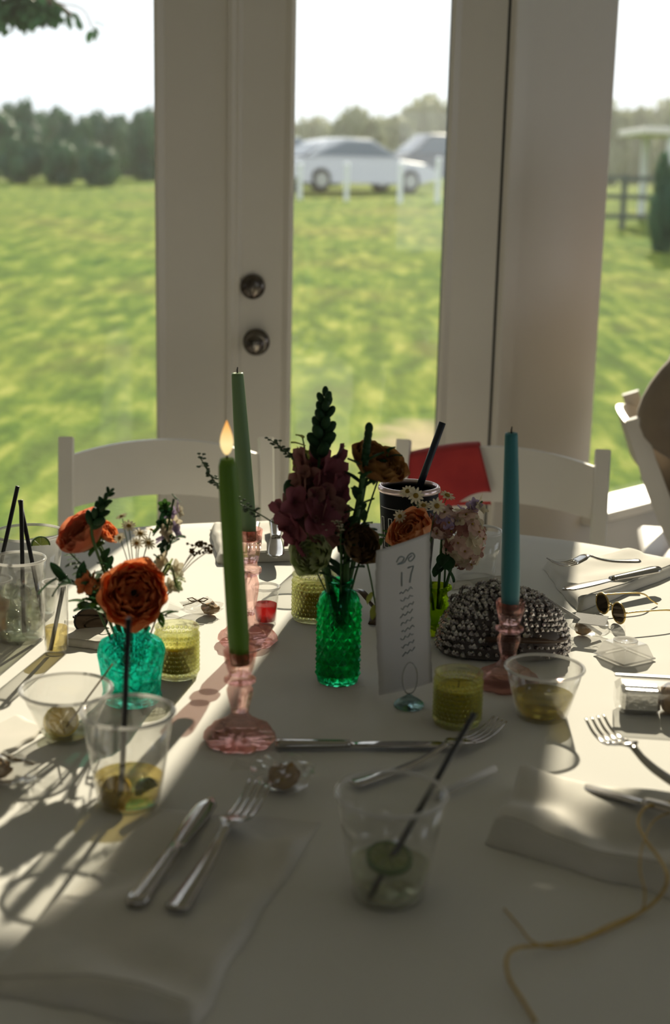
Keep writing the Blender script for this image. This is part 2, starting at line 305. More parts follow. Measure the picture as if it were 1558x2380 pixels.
class G:
    def __init__(s): s.v = []; s.f = []
    def add(s, vs, fs, T=None):
        n = len(s.v)
        s.v += [T @ Vector(p) if T else Vector(p) for p in vs]
        s.f += [tuple(i + n for i in f) for f in fs]; return s
    def box(s, a, b, T=None):
        (x0, y0, z0), (x1, y1, z1) = a, b
        return s.add([(x0, y0, z0), (x1, y0, z0), (x1, y1, z0), (x0, y1, z0), (x0, y0, z1), (x1, y0, z1), (x1, y1, z1), (x0, y1, z1)],
                     [(3, 2, 1, 0), (4, 5, 6, 7), (0, 1, 5, 4), (1, 2, 6, 5), (2, 3, 7, 6), (3, 0, 4, 7)], T)
    def cbox(s, a, b, c=0.004, T=None):
        """box with chamfered upright and lying edges"""
        (x0, y0, z0), (x1, y1, z1) = a, b
        def ring(x0, y0, x1, y1, z, k): return [(x0 + k, y0, z), (x1 - k, y0, z), (x1, y0 + k, z), (x1, y1 - k, z), (x1 - k, y1, z), (x0 + k, y1, z), (x0, y1 - k, z), (x0, y0 + k, z)]
        vs = ring(x0 + c, y0 + c, x1 - c, y1 - c, z0, c * .5) + ring(x0, y0, x1, y1, z0 + c, c) + ring(x0, y0, x1, y1, z1 - c, c) + ring(x0 + c, y0 + c, x1 - c, y1 - c, z1, c * .5)
        fs = [tuple(range(7, -1, -1)), tuple(range(24, 32))]
        for r in range(3):
            for i in range(8): fs.append((r * 8 + i, r * 8 + (i + 1) % 8, r * 8 + 8 + (i + 1) % 8, r * 8 + 8 + i))
        return s.add(vs, fs, T)
    def lathe(s, prof, seg=32, T=None, mod=None):
        vs = []; fs = []
        for (r, z) in prof:
            for i in range(seg):
                a = 2 * PI * i / seg; k = mod(a, z, r) if mod else 1.0
                vs.append((r * k * math.cos(a), r * k * math.sin(a), z))
        for j in range(len(prof) - 1):
            for i in range(seg):
                k = (i + 1) % seg
                fs.append((j * seg + i, j * seg + k, (j + 1) * seg + k, (j + 1) * seg + i))
        if prof[0][0] > 1e-6: fs.append(tuple(range(seg - 1, -1, -1)))
        if prof[-1][0] > 1e-6: fs.append(tuple((len(prof) - 1) * seg + i for i in range(seg)))
        return s.add(vs, fs, T)
    def tube(s, pts, r, seg=8, T=None, flat=1.0):
        pts = [Vector(p) for p in pts]; n = len(pts); vs = []; fs = []
        up = Vector((0.13, 0.21, 1)).normalized(); last = None
        for i, p in enumerate(pts):
            t = (pts[min(i + 1, n - 1)] - pts[max(i - 1, 0)]).normalized()
            if last is None:
                a = t.cross(up)
                if a.length < 1e-3: a = t.cross(Vector((1, 0, 0)))
            else: a = last - t * last.dot(t)
            a.normalize(); last = a; b = t.cross(a)
            rr = r[i] if isinstance(r, (list, tuple)) else r
            for k in range(seg):
                q = 2 * PI * k / seg
                vs.append(p + a * (rr * math.cos(q)) + b * (rr * flat * math.sin(q)))
        for i in range(n - 1):
            for k in range(seg):
                l = (k + 1) % seg
                fs.append((i * seg + k, i * seg + l, (i + 1) * seg + l, (i + 1) * seg + k))
        fs.append(tuple(range(seg - 1, -1, -1))); fs.append(tuple((n - 1) * seg + k for k in range(seg)))
        return s.add(vs, fs, T)
    def grid(s, fn, nu, nv, T=None):
        vs = [fn(i / nu, j / nv) for j in range(nv + 1) for i in range(nu + 1)]
        fs = [(j * (nu + 1) + i, j * (nu + 1) + i + 1, (j + 1) * (nu + 1) + i + 1, (j + 1) * (nu + 1) + i) for j in range(nv) for i in range(nu)]
        return s.add(vs, fs, T)
    def ell(s, c, rad, seg=10, rings=6, T=None):
        c = Vector(c); rx, ry, rz = rad if isinstance(rad, (tuple, list)) else (rad, rad, rad)
        vs = [(c.x, c.y, c.z - rz)]; fs = []
        for j in range(1, rings):
            a = -PI / 2 + PI * j / rings
            for i in range(seg):
                b = 2 * PI * i / seg
                vs.append((c.x + rx * math.cos(a) * math.cos(b), c.y + ry * math.cos(a) * math.sin(b), c.z + rz * math.sin(a)))
        vs.append((c.x, c.y, c.z + rz)); top = len(vs) - 1
        for i in range(seg):
            k = (i + 1) % seg
            fs.append((0, 1 + k, 1 + i)); fs.append((top, top - seg + i, top - seg + k))
            for j in range(rings - 2):
                o = 1 + j * seg; fs.append((o + i, o + k, o + seg + k, o + seg + i))
        return s.add(vs, fs, T)
    def petal(s, L, W, a0, a1, cup=0.15, T=None, nu=4, nv=4, tip=0.55, r0=0.0):
        """petal growing out along +Y from the origin; a0..a1 = its pitch above the horizontal from base to tip"""
        sp = [(r0, 0.0)]
        for j in range(nv):
            a = a0 + (a1 - a0) * (j + .5) / nv
            sp.append((sp[-1][0] + L / nv * math.cos(a), sp[-1][1] + L / nv * math.sin(a)))
        def fn(u, v):
            j = round(v * nv); y, z = sp[j]; a = a0 + (a1 - a0) * v; x = (u - .5) * 2
            ww = W / 2 * (0.25 + 0.75 * math.sin(PI * min(1, 0.08 + v * (1 - tip * .45))) ** 0.8) * (1 if v < 1 else tip)
            c = cup * W * x * x
            return Vector((x * ww, y - c * math.sin(a), z + c * math.cos(a)))
        return s.grid(fn, nu, nv, T)
    def build(s, name, m, parent=None, smooth=True, world=True):
        o0 = Vector((0, 0, 0)); p = parent
        while p is not None and world: o0 += p.location; p = p.parent
        me = bpy.data.meshes.new(name)
        me.from_pydata([tuple(q - o0) for q in s.v], [], s.f); me.update()
        if smooth: me.polygons.foreach_set('use_smooth', [True] * len(me.polygons))
        if m is not None: me.materials.append(m)
        o = bpy.data.objects.new(name, me); COL.objects.link(o)
        if parent is not None: o.parent = parent
        return o

def sharp(o, deg=35):
    o.data.set_sharp_from_angle(angle=R(deg)); return o
def tag(o, label, cat, group=None, kind=None):
    if label: o['label'] = label
    if cat: o['category'] = cat
    if group: o['group'] = group
    if kind: o['kind'] = kind
    return o
def thing(name, label, cat, loc=(0, 0, 0), rotz=0, group=None):
    o = bpy.data.objects.new(name, None); o.empty_display_size = 0.05; COL.objects.link(o)
    o.location = loc; o.rotation_euler = (0, 0, rotz)
    return tag(o, label, cat, group)
def struct(o):
    o['kind'] = 'structure'; return o
def Tm(loc, rz=0, s=1.0):
    return Matrix.Translation(Vector(loc)) @ Matrix.Rotation(rz, 4, 'Z') @ Matrix.Scale(s, 4)
def spline(pts, n=24):
    P = [Vector(p) for p in pts]; P = [P[0] * 2 - P[1]] + P + [P[-1] * 2 - P[-2]]; out = []
    segs = len(P) - 3
    for i in range(segs):
        k = max(2, n // segs)
        for j in range(k):
            t = j / k; a, b, c, d = P[i:i + 4]
            out.append(0.5 * ((2 * b) + (c - a) * t + (2 * a - 5 * b + 4 * c - d) * t * t + (3 * b - a - 3 * c + d) * t ** 3))
    out.append(P[-2]); return out

# ================================================================== THE ROOM
WY = 3.60
def xw(px, y=500): return PY(px, y, WY).x
ZG0, ZG1, ZT, ZC = 0.27, 2.02, 2.14, 2.80          # glass bottom, glass top, door top, ceiling
X_L = -4.2; X_R = 5.2; Y_B = -4.6
xc = xw(1170)                                       # where the wall turns away
def room_slab(z0, z1):        # the room's outline: straight door wall, then the wall that turns away at 45 degrees
    o = [(X_L - .1, Y_B - .1), (X_R + .1, Y_B - .1), (X_R + .1, WY + 2.25), (xc + 2.16, WY + 2.25), (xc - .04, WY + .05), (X_L - .1, WY + .05)]
    n = len(o); return G().add([(x, y, z) for z in (z0, z1) for x, y in o], [tuple(range(n - 1, -1, -1)), tuple(range(n, 2 * n))] + [(i, (i + 1) % n, n + (i + 1) % n, n + i) for i in range(n)])
g = room_slab(-.12, 0)
struct(g.build('floor', M['floor'], smooth=False))
g = room_slab(ZC, ZC + .1); struct(g.build('ceiling', M['ceil'], smooth=False))
# front wall: header above the doors, jamb pier left of them
x_d1 = xw(-110); x_mid = xw(543)
g = G(); g.box((X_L, WY, ZT + .002), (xc + .02, WY + .12, ZC)); g.box((X_L, WY, 0), (x_d1 - 1.30, WY + .12, ZT + .002))
struct(g.build('wall_front', M['wall'], smooth=False))

def bead_frame(g, x0, x1, z0, z1, y, w=0.021, d=0.010):
    """mitred glazing bead round an opening, standing d proud of y towards the room"""
    for k, (o, dd) in enumerate(((0, 0), )):
        prof = [(0.0, 0.0), (0.0, -d * .55), (w * .35, -d), (w * .62, -d * .62), (w, -0.0005)]   # from the glass outwards
        rings = []
        for (q, yy) in prof:
            rings.append([(x0 - q, y + yy, z0 - q), (x1 + q, y + yy, z0 - q), (x1 + q, y + yy, z1 + q), (x0 - q, y + yy, z1 + q)])
        vs = [p for r in rings for p in r]; fs = []
        for j in range(len(prof) - 1):
            for i in range(4):
                a, b = j * 4 + i, j * 4 + (i + 1) % 4
                fs.append((a, a + 4, b + 4, b))
        g.add(vs, fs)

def door_leaf(name, x0, x1, gx0, gx1, th=0.045):
    root = struct(thing(name, None, None, (x0, WY, 0)))
    yf = WY
    g = G()
    g.cbox((x0, yf, 0.012), (gx0, yf + th, ZT), .002); g.cbox((gx1, yf, 0.012), (x1, yf + th, ZT), .002)
    st = g.build('stile', M['trim'], root, False)
    g = G(); g.box((gx0, yf + .001, 0.014), (gx1, yf + th - .001, ZG0)); g.build('bottom_rail', M['trim'], root, False)
    g = G(); g.box((gx0, yf + .001, ZG1), (gx1, yf + th - .001, ZT - .002)); g.build('top_rail', M['trim'], root, False)
    g = G(); bead_frame(g, gx0 + .004, gx1 - .004, ZG0 + .004, ZG1 - .004, yf, w=0.024, d=.011); g.build('glazing_bead', M['trim'], root, False)
    g = G()
    for (a, b) in (((gx0, yf + .008, ZG0), (gx0 + .0045, yf + th, ZG1)), ((gx1 - .0045, yf + .008, ZG0), (gx1, yf + th, ZG1))): g.box(a, b)
    g.build('gasket', M['dark'], root, False)
    g = G(); g.box((gx0 + .003, yf + .020, ZG0 + .002), (gx1 - .003, yf + .024, ZG1 - .002)); g.build('pane', M['pane'], root, False)
    return root
d1 = door_leaf('door_1', x_d1 - .14, x_mid - .002, x_d1, xw(365))
d2 = door_leaf('door_2', x_mid + .002, xw(1160), xw(677), xw(1037))
# astragal on the inactive leaf covering the meeting joint
g = G()
a0, a1 = xw(524), xw(562)
prof = [(a0, 0), (a0 + .006, -.010), (a0 + .016, -.012), (a0 + .024, -.008), (a1 - .008, -.009), (a1 - .002, -.006), (a1, 0)]
vs = []
for z in (0.02, ZT - .005): vs += [(x, WY + y, z) for x, y in prof]
n = len(prof); g.add(vs, [(i, i + 1, n + i + 1, n + i) for i in range(n - 1)] + [tuple(range(n)), tuple(range(2 * n - 1, n - 1, -1))])
g.build('astragal', M['trim'], d1, False)
# further pair of leaves out to the left (off the picture) that lets the low sun in there too
d3 = door_leaf('door_3', x_d1 - 1.28, x_d1 - .142, x_d1 - 1.14, x_d1 - .30)
# knob and deadbolt on the active leaf
kp = PY(596, 795, WY); bp_ = PY(588, 666, WY)
Ty = Matrix.Rotation(R(90), 4, 'X')
kn = G().lathe([(0, 0), (.034, 0), (.034, .004), (.029, .009), (.016, .011), (.012, .016), (.012, .030), (.020, .036), (.0275, .046), (.0275, .056), (.022, .064), (.010, .067), (0, .067)], 28, Matrix.Translation(kp) @ Ty).build('door_knob', M['chrome'], d2)
db = G().lathe([(0, 0), (.031, 0), (.031, .010), (.027, .016), (.014, .018), (0, .018)], 28, Matrix.Translation(bp_) @ Ty).build('deadbolt', M['chrome'], d2)
G().cbox((bp_.x - .005, bp_.y - .032, bp_.z - .017), (bp_.x + .005, bp_.y - .016, bp_.z + .017), .002).build('thumb_turn', M['chrome'], db)
G().cbox((kp.x - .003, kp.y - .073, kp.z - .009), (kp.x + .003, kp.y - .066, kp.z + .009), .001).build('lock_button', M['steel'], kn)
# dark strip standing in for shade in the jamb gap beside the leaf
g = G(); g.box((xw(1160) + .001, WY + .004, 0), (xc + .001, WY + .05, ZT)); struct(g.build('jamb_gap_shade', M['dark'], smooth=False))

# the wall that turns away to the right at 45 degrees
W45 = Matrix.Translation((xc, WY, 0)) @ Matrix.Rotation(R(45), 4, 'Z')     # local x runs along it, local -y faces the room
def s45(px, z=1.0):
    d = ray(px, 500)                                  # distance along the turned wall where this sight line meets it
    A = Vector((math.cos(R(45)), math.sin(R(45))))
    det = d.x * -A.y + d.y * A.x
    b = Vector((xc, WY)) - CAM_LOC.xy
    t = (b.x * -A.y + b.y * A.x) / det
    return (Vector((d.x, d.y)) * t - b).dot(A)
ZG2 = 2.15
sA, sB, sC = s45(1207), s45(1396), 1.45
g = G(); g.cbox((0.0, -.012, 0), (sA - .004, .10, ZC - .002), .004, W45); struct(g.build('trim_2', M['trim'], smooth=False))
g = G(); g.box((sA - .004, 0, 0), (sB, .12, ZC), W45); g.box((sB, .0, ZG2 + .05), (3.0, .12, ZC), W45); g.box((sC, 0, 0), (3.0, .12, ZG2 + .05), W45)
struct(g.build('wall_right_angled', M['wall'], smooth=False))
win = struct(thing('window_1', None, None, (xc, WY, 0)))
ZS = 0.455
g = G(); g.box((sB + .001, .004, 0.0), (sC - .001, .10, ZS - .03), W45); g.build('panel', M['trim'], win, False)
g = G(); g.cbox((sB + .001, -.045, ZS - .03), (sC - .001, .11, ZS), .005, W45); g.build('sill', M['trim'], win, False)
g = G(); g.box((sB + .0015, .005, ZS), (sB + .03, .09, ZG2 + .048), W45); g.box((sC - .03, .005, ZS), (sC - .001, .09, ZG2 + .048), W45); g.box((sB + .03, .005, ZG2 + .02), (sC - .03, .09, ZG2 + .048), W45)
g.build('frame', M['trim'], win, False)
g = G(); g.box((sB + .028, .050, ZS + .001), (sC - .028, .054, ZG2 + .022), W45); g.build('pane', M['pane'], win, False)
# unseen end walls; their windows are added and sized for the skylight fill
e45 = W45 @ Vector((3.0, 0, 0))
g = G(); g.box((e45.x - .05, e45.y, 0), (X_R, e45.y + .12, ZC)); struct(g.build('wall_far', M['wall'], smooth=False))
def windowed_wall(name, axis, pos, a0, a1, holes, z0, z1, n):
    g = G(); 
    def bx(u0, u1, za, zb):
        if axis == 'x': g.box((pos[0], u0, za), (pos[1], u1, zb))
        else: g.box((u0, pos[0], za), (u1, pos[1], zb))
    bx(a0, a1, 0, z0); bx(a0, a1, z1, ZC); u = a0
    for (h0, h1) in holes: bx(u, h0, z0, z1); u = h1
    bx(u, a1, z0, z1); struct(g.build(name, M['wall'], smooth=False))
    for (h0, h1) in holes:
        r = struct(thing('window_%d' % n, None, None, (pos[0], h0, 0) if axis == 'x' else (h0, pos[0], 0))); n += 1
        g = G(); m_ = (pos[0] + pos[1]) / 2
        for (u0, u1, za, zb) in ((h0, h1, z0, z0 + .05), (h0, h1, z1 - .05, z1), (h0, h0 + .05, z0 + .05, z1 - .05), (h1 - .05, h1, z0 + .05, z1 - .05)):
            if axis == 'x': g.box((m_ - .03, u0, za), (m_ + .03, u1, zb))
            else: g.box((u0, m_ - .03, za), (u1, m_ + .03, zb))
        g.build('frame', M['trim'], r, False)
    return n
nw = windowed_wall('wall_back', 'y', (Y_B - .12, Y_B), X_L, X_R, [(0.4, 1.6)], 0.7, 1.9, 2)
nw = windowed_wall('wall_left', 'x', (X_L - .12, X_L), Y_B, WY + .12, [(-2.2, -1.4)], 0.8, 1.8, nw)
windowed_wall('wall_right', 'x', (X_R, X_R + .12), Y_B, e45.y + .12, [(-1.0, 0.4), (1.9, 4.6)], 0.35, 2.2, nw)

# ================================================================== OUTDOORS
def ground(y): return -0.16 + max(0, min(1, (y - 6) / 39)) * 1.08 + max(0, y - 45) * 0.004
g = G()
ys = [3.72, 4.5, 6, 8, 11, 15, 20, 26, 33, 40, 45, 60, 90, 140, 220]
xs = [-160, -90, -50, -30, -16, -8, -3, 0, 3, 8, 16, 30, 50, 90, 160]
vs = [(x, y, ground(y) + (0.05 * mnoise.noise(Vector((x * .2, y * .2, 0))) if 8 < y < 60 else 0)) for y in ys for x in xs]
nx = len(xs)
g.add(vs, [(j * nx + i, j * nx + i + 1, (j + 1) * nx + i + 1, (j + 1) * nx + i) for j in range(len(ys) - 1) for i in range(nx - 1)])
tag(struct(g.build('ground', M['lawn'])), None, None)

def crown_mesh(name, seed, m, W=1.0, Hh=1.0, n=1700, leaf=0.085):
    rnd = random.Random(seed); g = G()
    blobs = [(Vector((rnd.uniform(-.55, .55) * W, rnd.uniform(-.45, .45) * W, rnd.uniform(.30, .82) * Hh)), rnd.uniform(.22, .42)) for _ in range(11)]
    blobs.append((Vector((0, 0, .5 * Hh)), .5)); blobs.append((Vector((0, 0, .22 * Hh)), .42))
    for c, r in blobs:
        g.ell(c, (r * W * .88, r * W * .88, r * Hh * .78), 10, 6)
    for i in range(n):
        c, r = rnd.choice(blobs)
        d = Vector((rnd.gauss(0, 1), rnd.gauss(0, 1), rnd.gauss(0, 1))).normalized()
        p = c + Vector((d.x * W, d.y * W, d.z * Hh * .9)) * r * rnd.uniform(.85, 1.12)
        a = Vector((rnd.gauss(0, 1), rnd.gauss(0, 1), rnd.gauss(0, 1))).normalized(); b = a.cross(d)
        if b.length < .01: continue
        b.normalize(); s = leaf * rnd.uniform(.5, 1.2)
        g.add([p - a * s, p - b * s * .55, p + a * s, p + b * s * .55], [(0, 1, 2, 3)])
    o = g.build(name, m, None, True, False); me = o.data; bpy.data.objects.remove(o); return me
# evening haze over the far part of the field
def haze():
    m = bpy.data.materials.new('haze'); m.use_nodes = True; nt = m.node_tree; nt.nodes.remove(nt.nodes['Principled BSDF'])
    v = nt.nodes.new('ShaderNodeVolumeScatter'); v.inputs['Color'].default_value = (1.0, 0.98, 0.97, 1); v.inputs['Density'].default_value = HAZE; v.inputs['Anisotropy'].default_value = 0.8
    nt.links.new(v.outputs[0], nt.nodes['Material Output'].inputs['Volume'])
    o = G().box((-70, 20, -1), (70, 110, 16)).build('haze', m, None, False); tag(o, 'thin bright haze over the far field and trees', 'haze', None, 'stuff')
HAZE = 0.0010
haze()
crownA = [crown_mesh('crown', s, M['foliage']) for s in (3, 8)]
crownB = [crown_mesh('hazy_crown', s, M['foliage_hazy']) for s in (5, 12)]
trunk_me = None
def tree(px, base_py, top_py, Y, wid_px, label, group, meshes, k, name='tree'):
    global trunk_me
    b = PY(px, base_py, Y); b.z = ground(Y) if Y < 220 else b.z
    top = HZ(b, top_py); h = top - b.z; wd = wid_px / PPM(b) / 2
    t = thing(name, label, 'tree' if name != 'bush' else 'bush', b, 0, group)
    if trunk_me is None:
        o = G().tube([(0, 0, 0), (.012, 0, .12), (-.008, .01, .30), (0, 0, .5)], [.040, .030, .024, .015], 8).build('trunk', M['bark'], None, True, False)
        trunk_me = o.data; bpy.data.objects.remove(o)
    o = bpy.data.objects.new('trunk', trunk_me); COL.objects.link(o); o.parent = t; o.scale = (h, h, h)
    o = bpy.data.objects.new('crown', meshes[k % 2]); COL.objects.link(o); o.parent = t
    o.scale = (wd, wd, h); o.rotation_euler = (0, 0, k * 1.7)
    return t
# dark wood at the left
left_trees = [(-40, 433, 250, 44, 190), (45, 433, 243, 46, 150), (118, 431, 262, 47, 150), (182, 430, 272, 46, 120), (240, 428, 272, 49, 140), (300, 427, 270, 52, 130), (352, 426, 262, 50, 120), (418, 427, 268, 52, 130), (225, 431, 345, 42, 110), (48, 434, 320, 42, 112), (148, 433, 335, 42, 100)]
ORD = ['first', 'second', 'third', 'fourth', 'fifth', 'sixth', 'seventh', 'eighth', 'ninth', 'tenth', 'eleventh']
DEP = [46, 52, 58, 46.5, 53, 59, 47, 54, 41, 42, 41.5]
for k, (px, b, tp, Y, wd) in enumerate(left_trees):
    if k < 8: lb = 'tall dark green tree of the left-hand wood, %s from the left along the skyline' % ORD[k]
    else: lb = 'lower dark green tree at the foot of the left-hand wood, %s' % ('nearest the door stile', 'leftmost of three', 'middle of three')[k - 8]
    tree(px, b, tp, DEP[k], wd * 1.15, lb, 'trees of the dark wood', crownA, k)
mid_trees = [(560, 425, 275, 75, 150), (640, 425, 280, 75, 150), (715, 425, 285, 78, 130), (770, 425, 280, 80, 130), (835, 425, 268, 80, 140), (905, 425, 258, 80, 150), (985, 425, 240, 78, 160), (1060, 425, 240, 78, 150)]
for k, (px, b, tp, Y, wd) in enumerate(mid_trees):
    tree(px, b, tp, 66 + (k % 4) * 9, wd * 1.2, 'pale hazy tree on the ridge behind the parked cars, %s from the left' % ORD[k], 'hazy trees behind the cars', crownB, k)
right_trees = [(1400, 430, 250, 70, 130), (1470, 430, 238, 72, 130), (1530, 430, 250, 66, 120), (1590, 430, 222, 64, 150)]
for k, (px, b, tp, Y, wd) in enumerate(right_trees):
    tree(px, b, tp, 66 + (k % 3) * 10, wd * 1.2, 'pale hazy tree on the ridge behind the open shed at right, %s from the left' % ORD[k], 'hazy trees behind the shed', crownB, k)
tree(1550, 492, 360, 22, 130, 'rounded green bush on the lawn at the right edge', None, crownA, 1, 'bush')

# overhanging branch with leaves at the upper left
def branch():
    root_p = PY(-160, -160, 7.0)
    gp = Vector((root_p.x - 2.1, 7.6, ground(7.6)))
    t = thing('overhanging_tree', 'near tree whose leafy branch hangs into the top left of the sky', 'tree', gp)
    G().tube(spline([gp, gp + Vector((.05, 0, 1.4)), gp + Vector((-.05, .05, 2.8)), gp + Vector((.1, 0, 4.6))], 16), [.20 - .008 * i for i in range(17)], 10).build('trunk', M['bark'], t)
    pts = [gp + Vector((0, 0, 2.3)), root_p, PY(-60, -70, 7.0), PY(40, -15, 7.0), PY(120, 5, 7.0), PY(165, 35, 7.0)]
    G().tube(spline(pts, 16), [.055 - .003 * i for i in range(16)], 6).build('twig', M['bark'], t)
    tw2 = [PY(120, 5, 7.0), PY(190, 20, 7.0), PY(214, 66, 7.0)]
    G().tube(spline(tw2, 10), .0035, 5).build('twig', M['bark'], t)
    rnd = random.Random(4); g = G()
    spots = [(rnd.gauss(20, 32), rnd.gauss(8, 18)) for _ in range(190)] + [(rnd.gauss(70, 26), rnd.gauss(10, 14)) for _ in range(110)] + [(rnd.gauss(105, 14), rnd.gauss(28, 9)) for _ in range(60)] + [(rnd.gauss(58, 8), rnd.gauss(38, 8)) for _ in range(44)] + [(rnd.gauss(170, 8), rnd.gauss(36, 6)) for _ in range(8)] + [(214 + rnd.gauss(0, 3), 66 + rnd.gauss(0, 6)) for _ in range(4)] + [(rnd.gauss(-40, 30), rnd.gauss(-40, 25)) for _ in range(60)] + [(rnd.gauss(-130, 60), rnd.gauss(-110, 60)) for _ in range(260)] + [(rnd.gauss(-700, 260), rnd.gauss(-560, 200)) for _ in range(900)]
    for (px, py) in spots:
        p = PY(px, py, 7.0 + rnd.uniform(-.12, .12))
        T = Matrix.Translation(p) @ Matrix.Rotation(rnd.uniform(0, 6.3), 4, 'Z') @ Matrix.Rotation(rnd.uniform(-1.8, .3), 4, 'X')
        g.petal(.062 * rnd.uniform(.7, 1.2), .040, 0, -.5, .1, T, 2, 3, .2)
    g.build('leaves', M['leaf_dark'], t)['kind'] = 'stuff'
branch()

def car(name, label, p, rz, paint, L=4.6, Wd=1.8, H=1.45, suv=False):
    t = thing(name, label, 'car', p, rz, None)
    # body side outline (x along car, z up)
    if suv:
        low = [(-L / 2, .45), (-L / 2, .95), (-L * .47, 1.05), (L * .22, 1.05), (L * .44, .98), (L / 2, .80), (L / 2, .40)]
        cab = [(-L * .47, 1.04), (-L * .44, H * .93), (-L * .36, H), (L * .08, H), (L * .25, 1.04)]
    else:
        low = [(-L / 2, .42), (-L / 2, .78), (-L * .46, .90), (-L * .30, .93), (L * .20, .92), (L * .42, .80), (L / 2, .66), (L / 2, .38)]
        cab = [(-L * .40, .92), (-L * .24, H * .95), (-L * .12, H), (L * .06, H * .985), (L * .26, .90)]
    low = low + [(L * .38, .24), (-L * .42, .24)]
    def slab(pts, half, top_in, z0):
        g = G(); n = len(pts); zz = max(z for _, z in pts)
        rings = []
        for s_ in (-1, -.86, .86, 1):
            k = 1.0 if abs(s_) < .9 else .965
            rings.append([(x * (1 if abs(s_) < .9 else .985), s_ * (half - top_in * max(0, (z - z0) / max(.01, zz - z0))), z0 + (z - z0) * k) for x, z in pts])
        vs = [q for r in rings for q in r]
        fs = [(j * n + i, j * n + (i + 1) % n, (j + 1) * n + (i + 1) % n, (j + 1) * n + i) for j in range(3) for i in range(n)]
        fs += [tuple(range(n - 1, -1, -1)), tuple(3 * n + i for i in range(n))]
        return g.add(vs, fs)
    sharp(slab(low, Wd / 2, .06, .24).build('body', paint, t, True, False), 30)
    roof = sharp(slab(cab, Wd / 2 - .05, .16, cab[0][1]).build('roof', paint, t, True, False), 30)
    for s_ in (-1, 1):
        z0, z1 = cab[0][1] + .05, H - .09
        x0, x1, x2, x3 = cab[0][0] + .22, cab[2][0] - .02, cab[3][0] - .04, cab[4][0] - .20
        yy0, yy1 = s_ * (Wd / 2 - .05 + .004), s_ * (Wd / 2 - .05 - .135 + .008)
        G().add([(x0, yy0, z0), (x3, yy0, z0), (x2, yy1, z1), (x1, yy1, z1)], [(0, 1, 2, 3)]).build('side_window', M['car_glass'], roof, False, False)
    for k, (xa, xb) in enumerate(((cab[0][0], cab[1][0]), (cab[4][0], cab[3][0]))):
        d = -.012 if k == 0 else .012
        G().add([(xa + d, -Wd / 2 + .14, cab[0][1] + .04), (xa + d, Wd / 2 - .14, cab[0][1] + .04), (xb + d, Wd / 2 - .27, H - .09), (xb + d, -Wd / 2 + .27, H - .09)], [(0, 1, 2, 3)]).build('windscreen', M['car_glass'], roof, False, False)
    for x in (-L * .30, L * .31):
        for s_ in (-1, 1):
            T = Matrix.Translation((x, s_ * (Wd / 2 - .09), .32)) @ Matrix.Rotation(R(90), 4, 'X')
            wh = G().lathe([(0, -.10), (.27, -.10), (.32, -.07), (.32, .07), (.27, .10), (0, .10)], 20, T).build('wheel', M['tyre'], t, True, False)
            G().lathe([(0, -.108), (.19, -.108), (.19, .108), (0, .108)], 14, T).build('hub_cap', M['hub'], wh, False, False)
    for s_ in (-1, 1):
        G().cbox((-L / 2 - .015, s_ * Wd * .38 - .14, .66), (-L / 2 + .05, s_ * Wd * .38 + .14, .80), .01).build('tail_lamp', M['lamp_red'], t, False, False)
        G().cbox((L / 2 - .06, s_ * Wd * .37 - .16, .54), (L / 2 + .012, s_ * Wd * .37 + .16, .66), .01).build('head_lamp', M['lamp_amber'] if name == 'sedan' and s_ > 0 else M['hub'], t, False, False)
    return t
def on_field(px, Y):
    p = PY(px, 430, Y); p.z = ground(Y); return p
car('sedan', 'silver sedan parked in the middle of the pane beyond the lawn', on_field(815, 41), R(-62 + 90 + 0), M['silver_car'])
car('hatchback', 'blue-grey car half hidden behind the door stile, left of the silver sedan', on_field(655, 46), R(30), M['blue_car'])
car('off_road_car', 'dark boxy car parked right of the silver sedan', on_field(1000, 52), R(200), M['dark_car'], 4.5, 1.85, 1.75, True)
for i, (px, py0, py1, Y) in enumerate(((697, 432, 385, 36), (806, 438, 384, 36), (931, 446, 384, 35.5), (1018, 436, 372, 36))):
    p = on_field(px, Y); h = max(.6, HZ(p, py1) - p.z)
    t = thing('white_post', ['white post standing beside the door stile, left of the silver sedan', 'white post standing in front of the middle of the silver sedan', 'white post standing at the right end of the silver sedan', 'white post standing in front of the dark boxy car'][i], 'post', p, 0, 'white posts before the cars')
    G().cbox((-.06, -.06, -.1), (.06, .06, h), .01).build('shaft', M['post_white'], t, False, False)
    G().lathe([(.085, h), (.085, h + .03), (.05, h + .06), (0, h + .08)], 10).build('cap', M['post_white'], t, False, False)
# open shed and rail fence at the right
p = on_field(1545, 30)
t = thing('open_shed', 'open-sided shed with a pale flat roof on posts at the far right', 'shed', p)
zr = HZ(p, 300) - p.z
G().cbox((-.72, -1.2, zr - .14), (3.2, 1.6, zr), .02).build('roof', M['roof'], t, False, False)
for x, y in ((-.15, -1.0), (-.15, 1.4), (2.9, -1.0), (2.9, 1.4)): G().cbox((x - .07, y - .07, -.1), (x + .07, y + .07, zr - .14), .01).build('post', M['post_white'], t, False, False)
G().cbox((.3, 1.2, .0), (2.8, 1.34, zr - .5), .01).build('back_panel', M['fence_dark'], t, False, False)
p = on_field(1440, 27)
t = thing('rail_fence', 'low weathered rail fence across the lawn right of the post wall', 'fence', p)
for x in (-1.1, .1, 1.3): G().cbox((x - .05, -.05, -.1), (x + .05, .05, 1.0), .01).build('post', M['fence_dark'], t, False, False)
for z in (.25, .6, .93): G().cbox((-1.3, -.075, z - .045), (1.4, -.05, z + .045), .006).build('rail', M['fence_dark'], t, False, False)

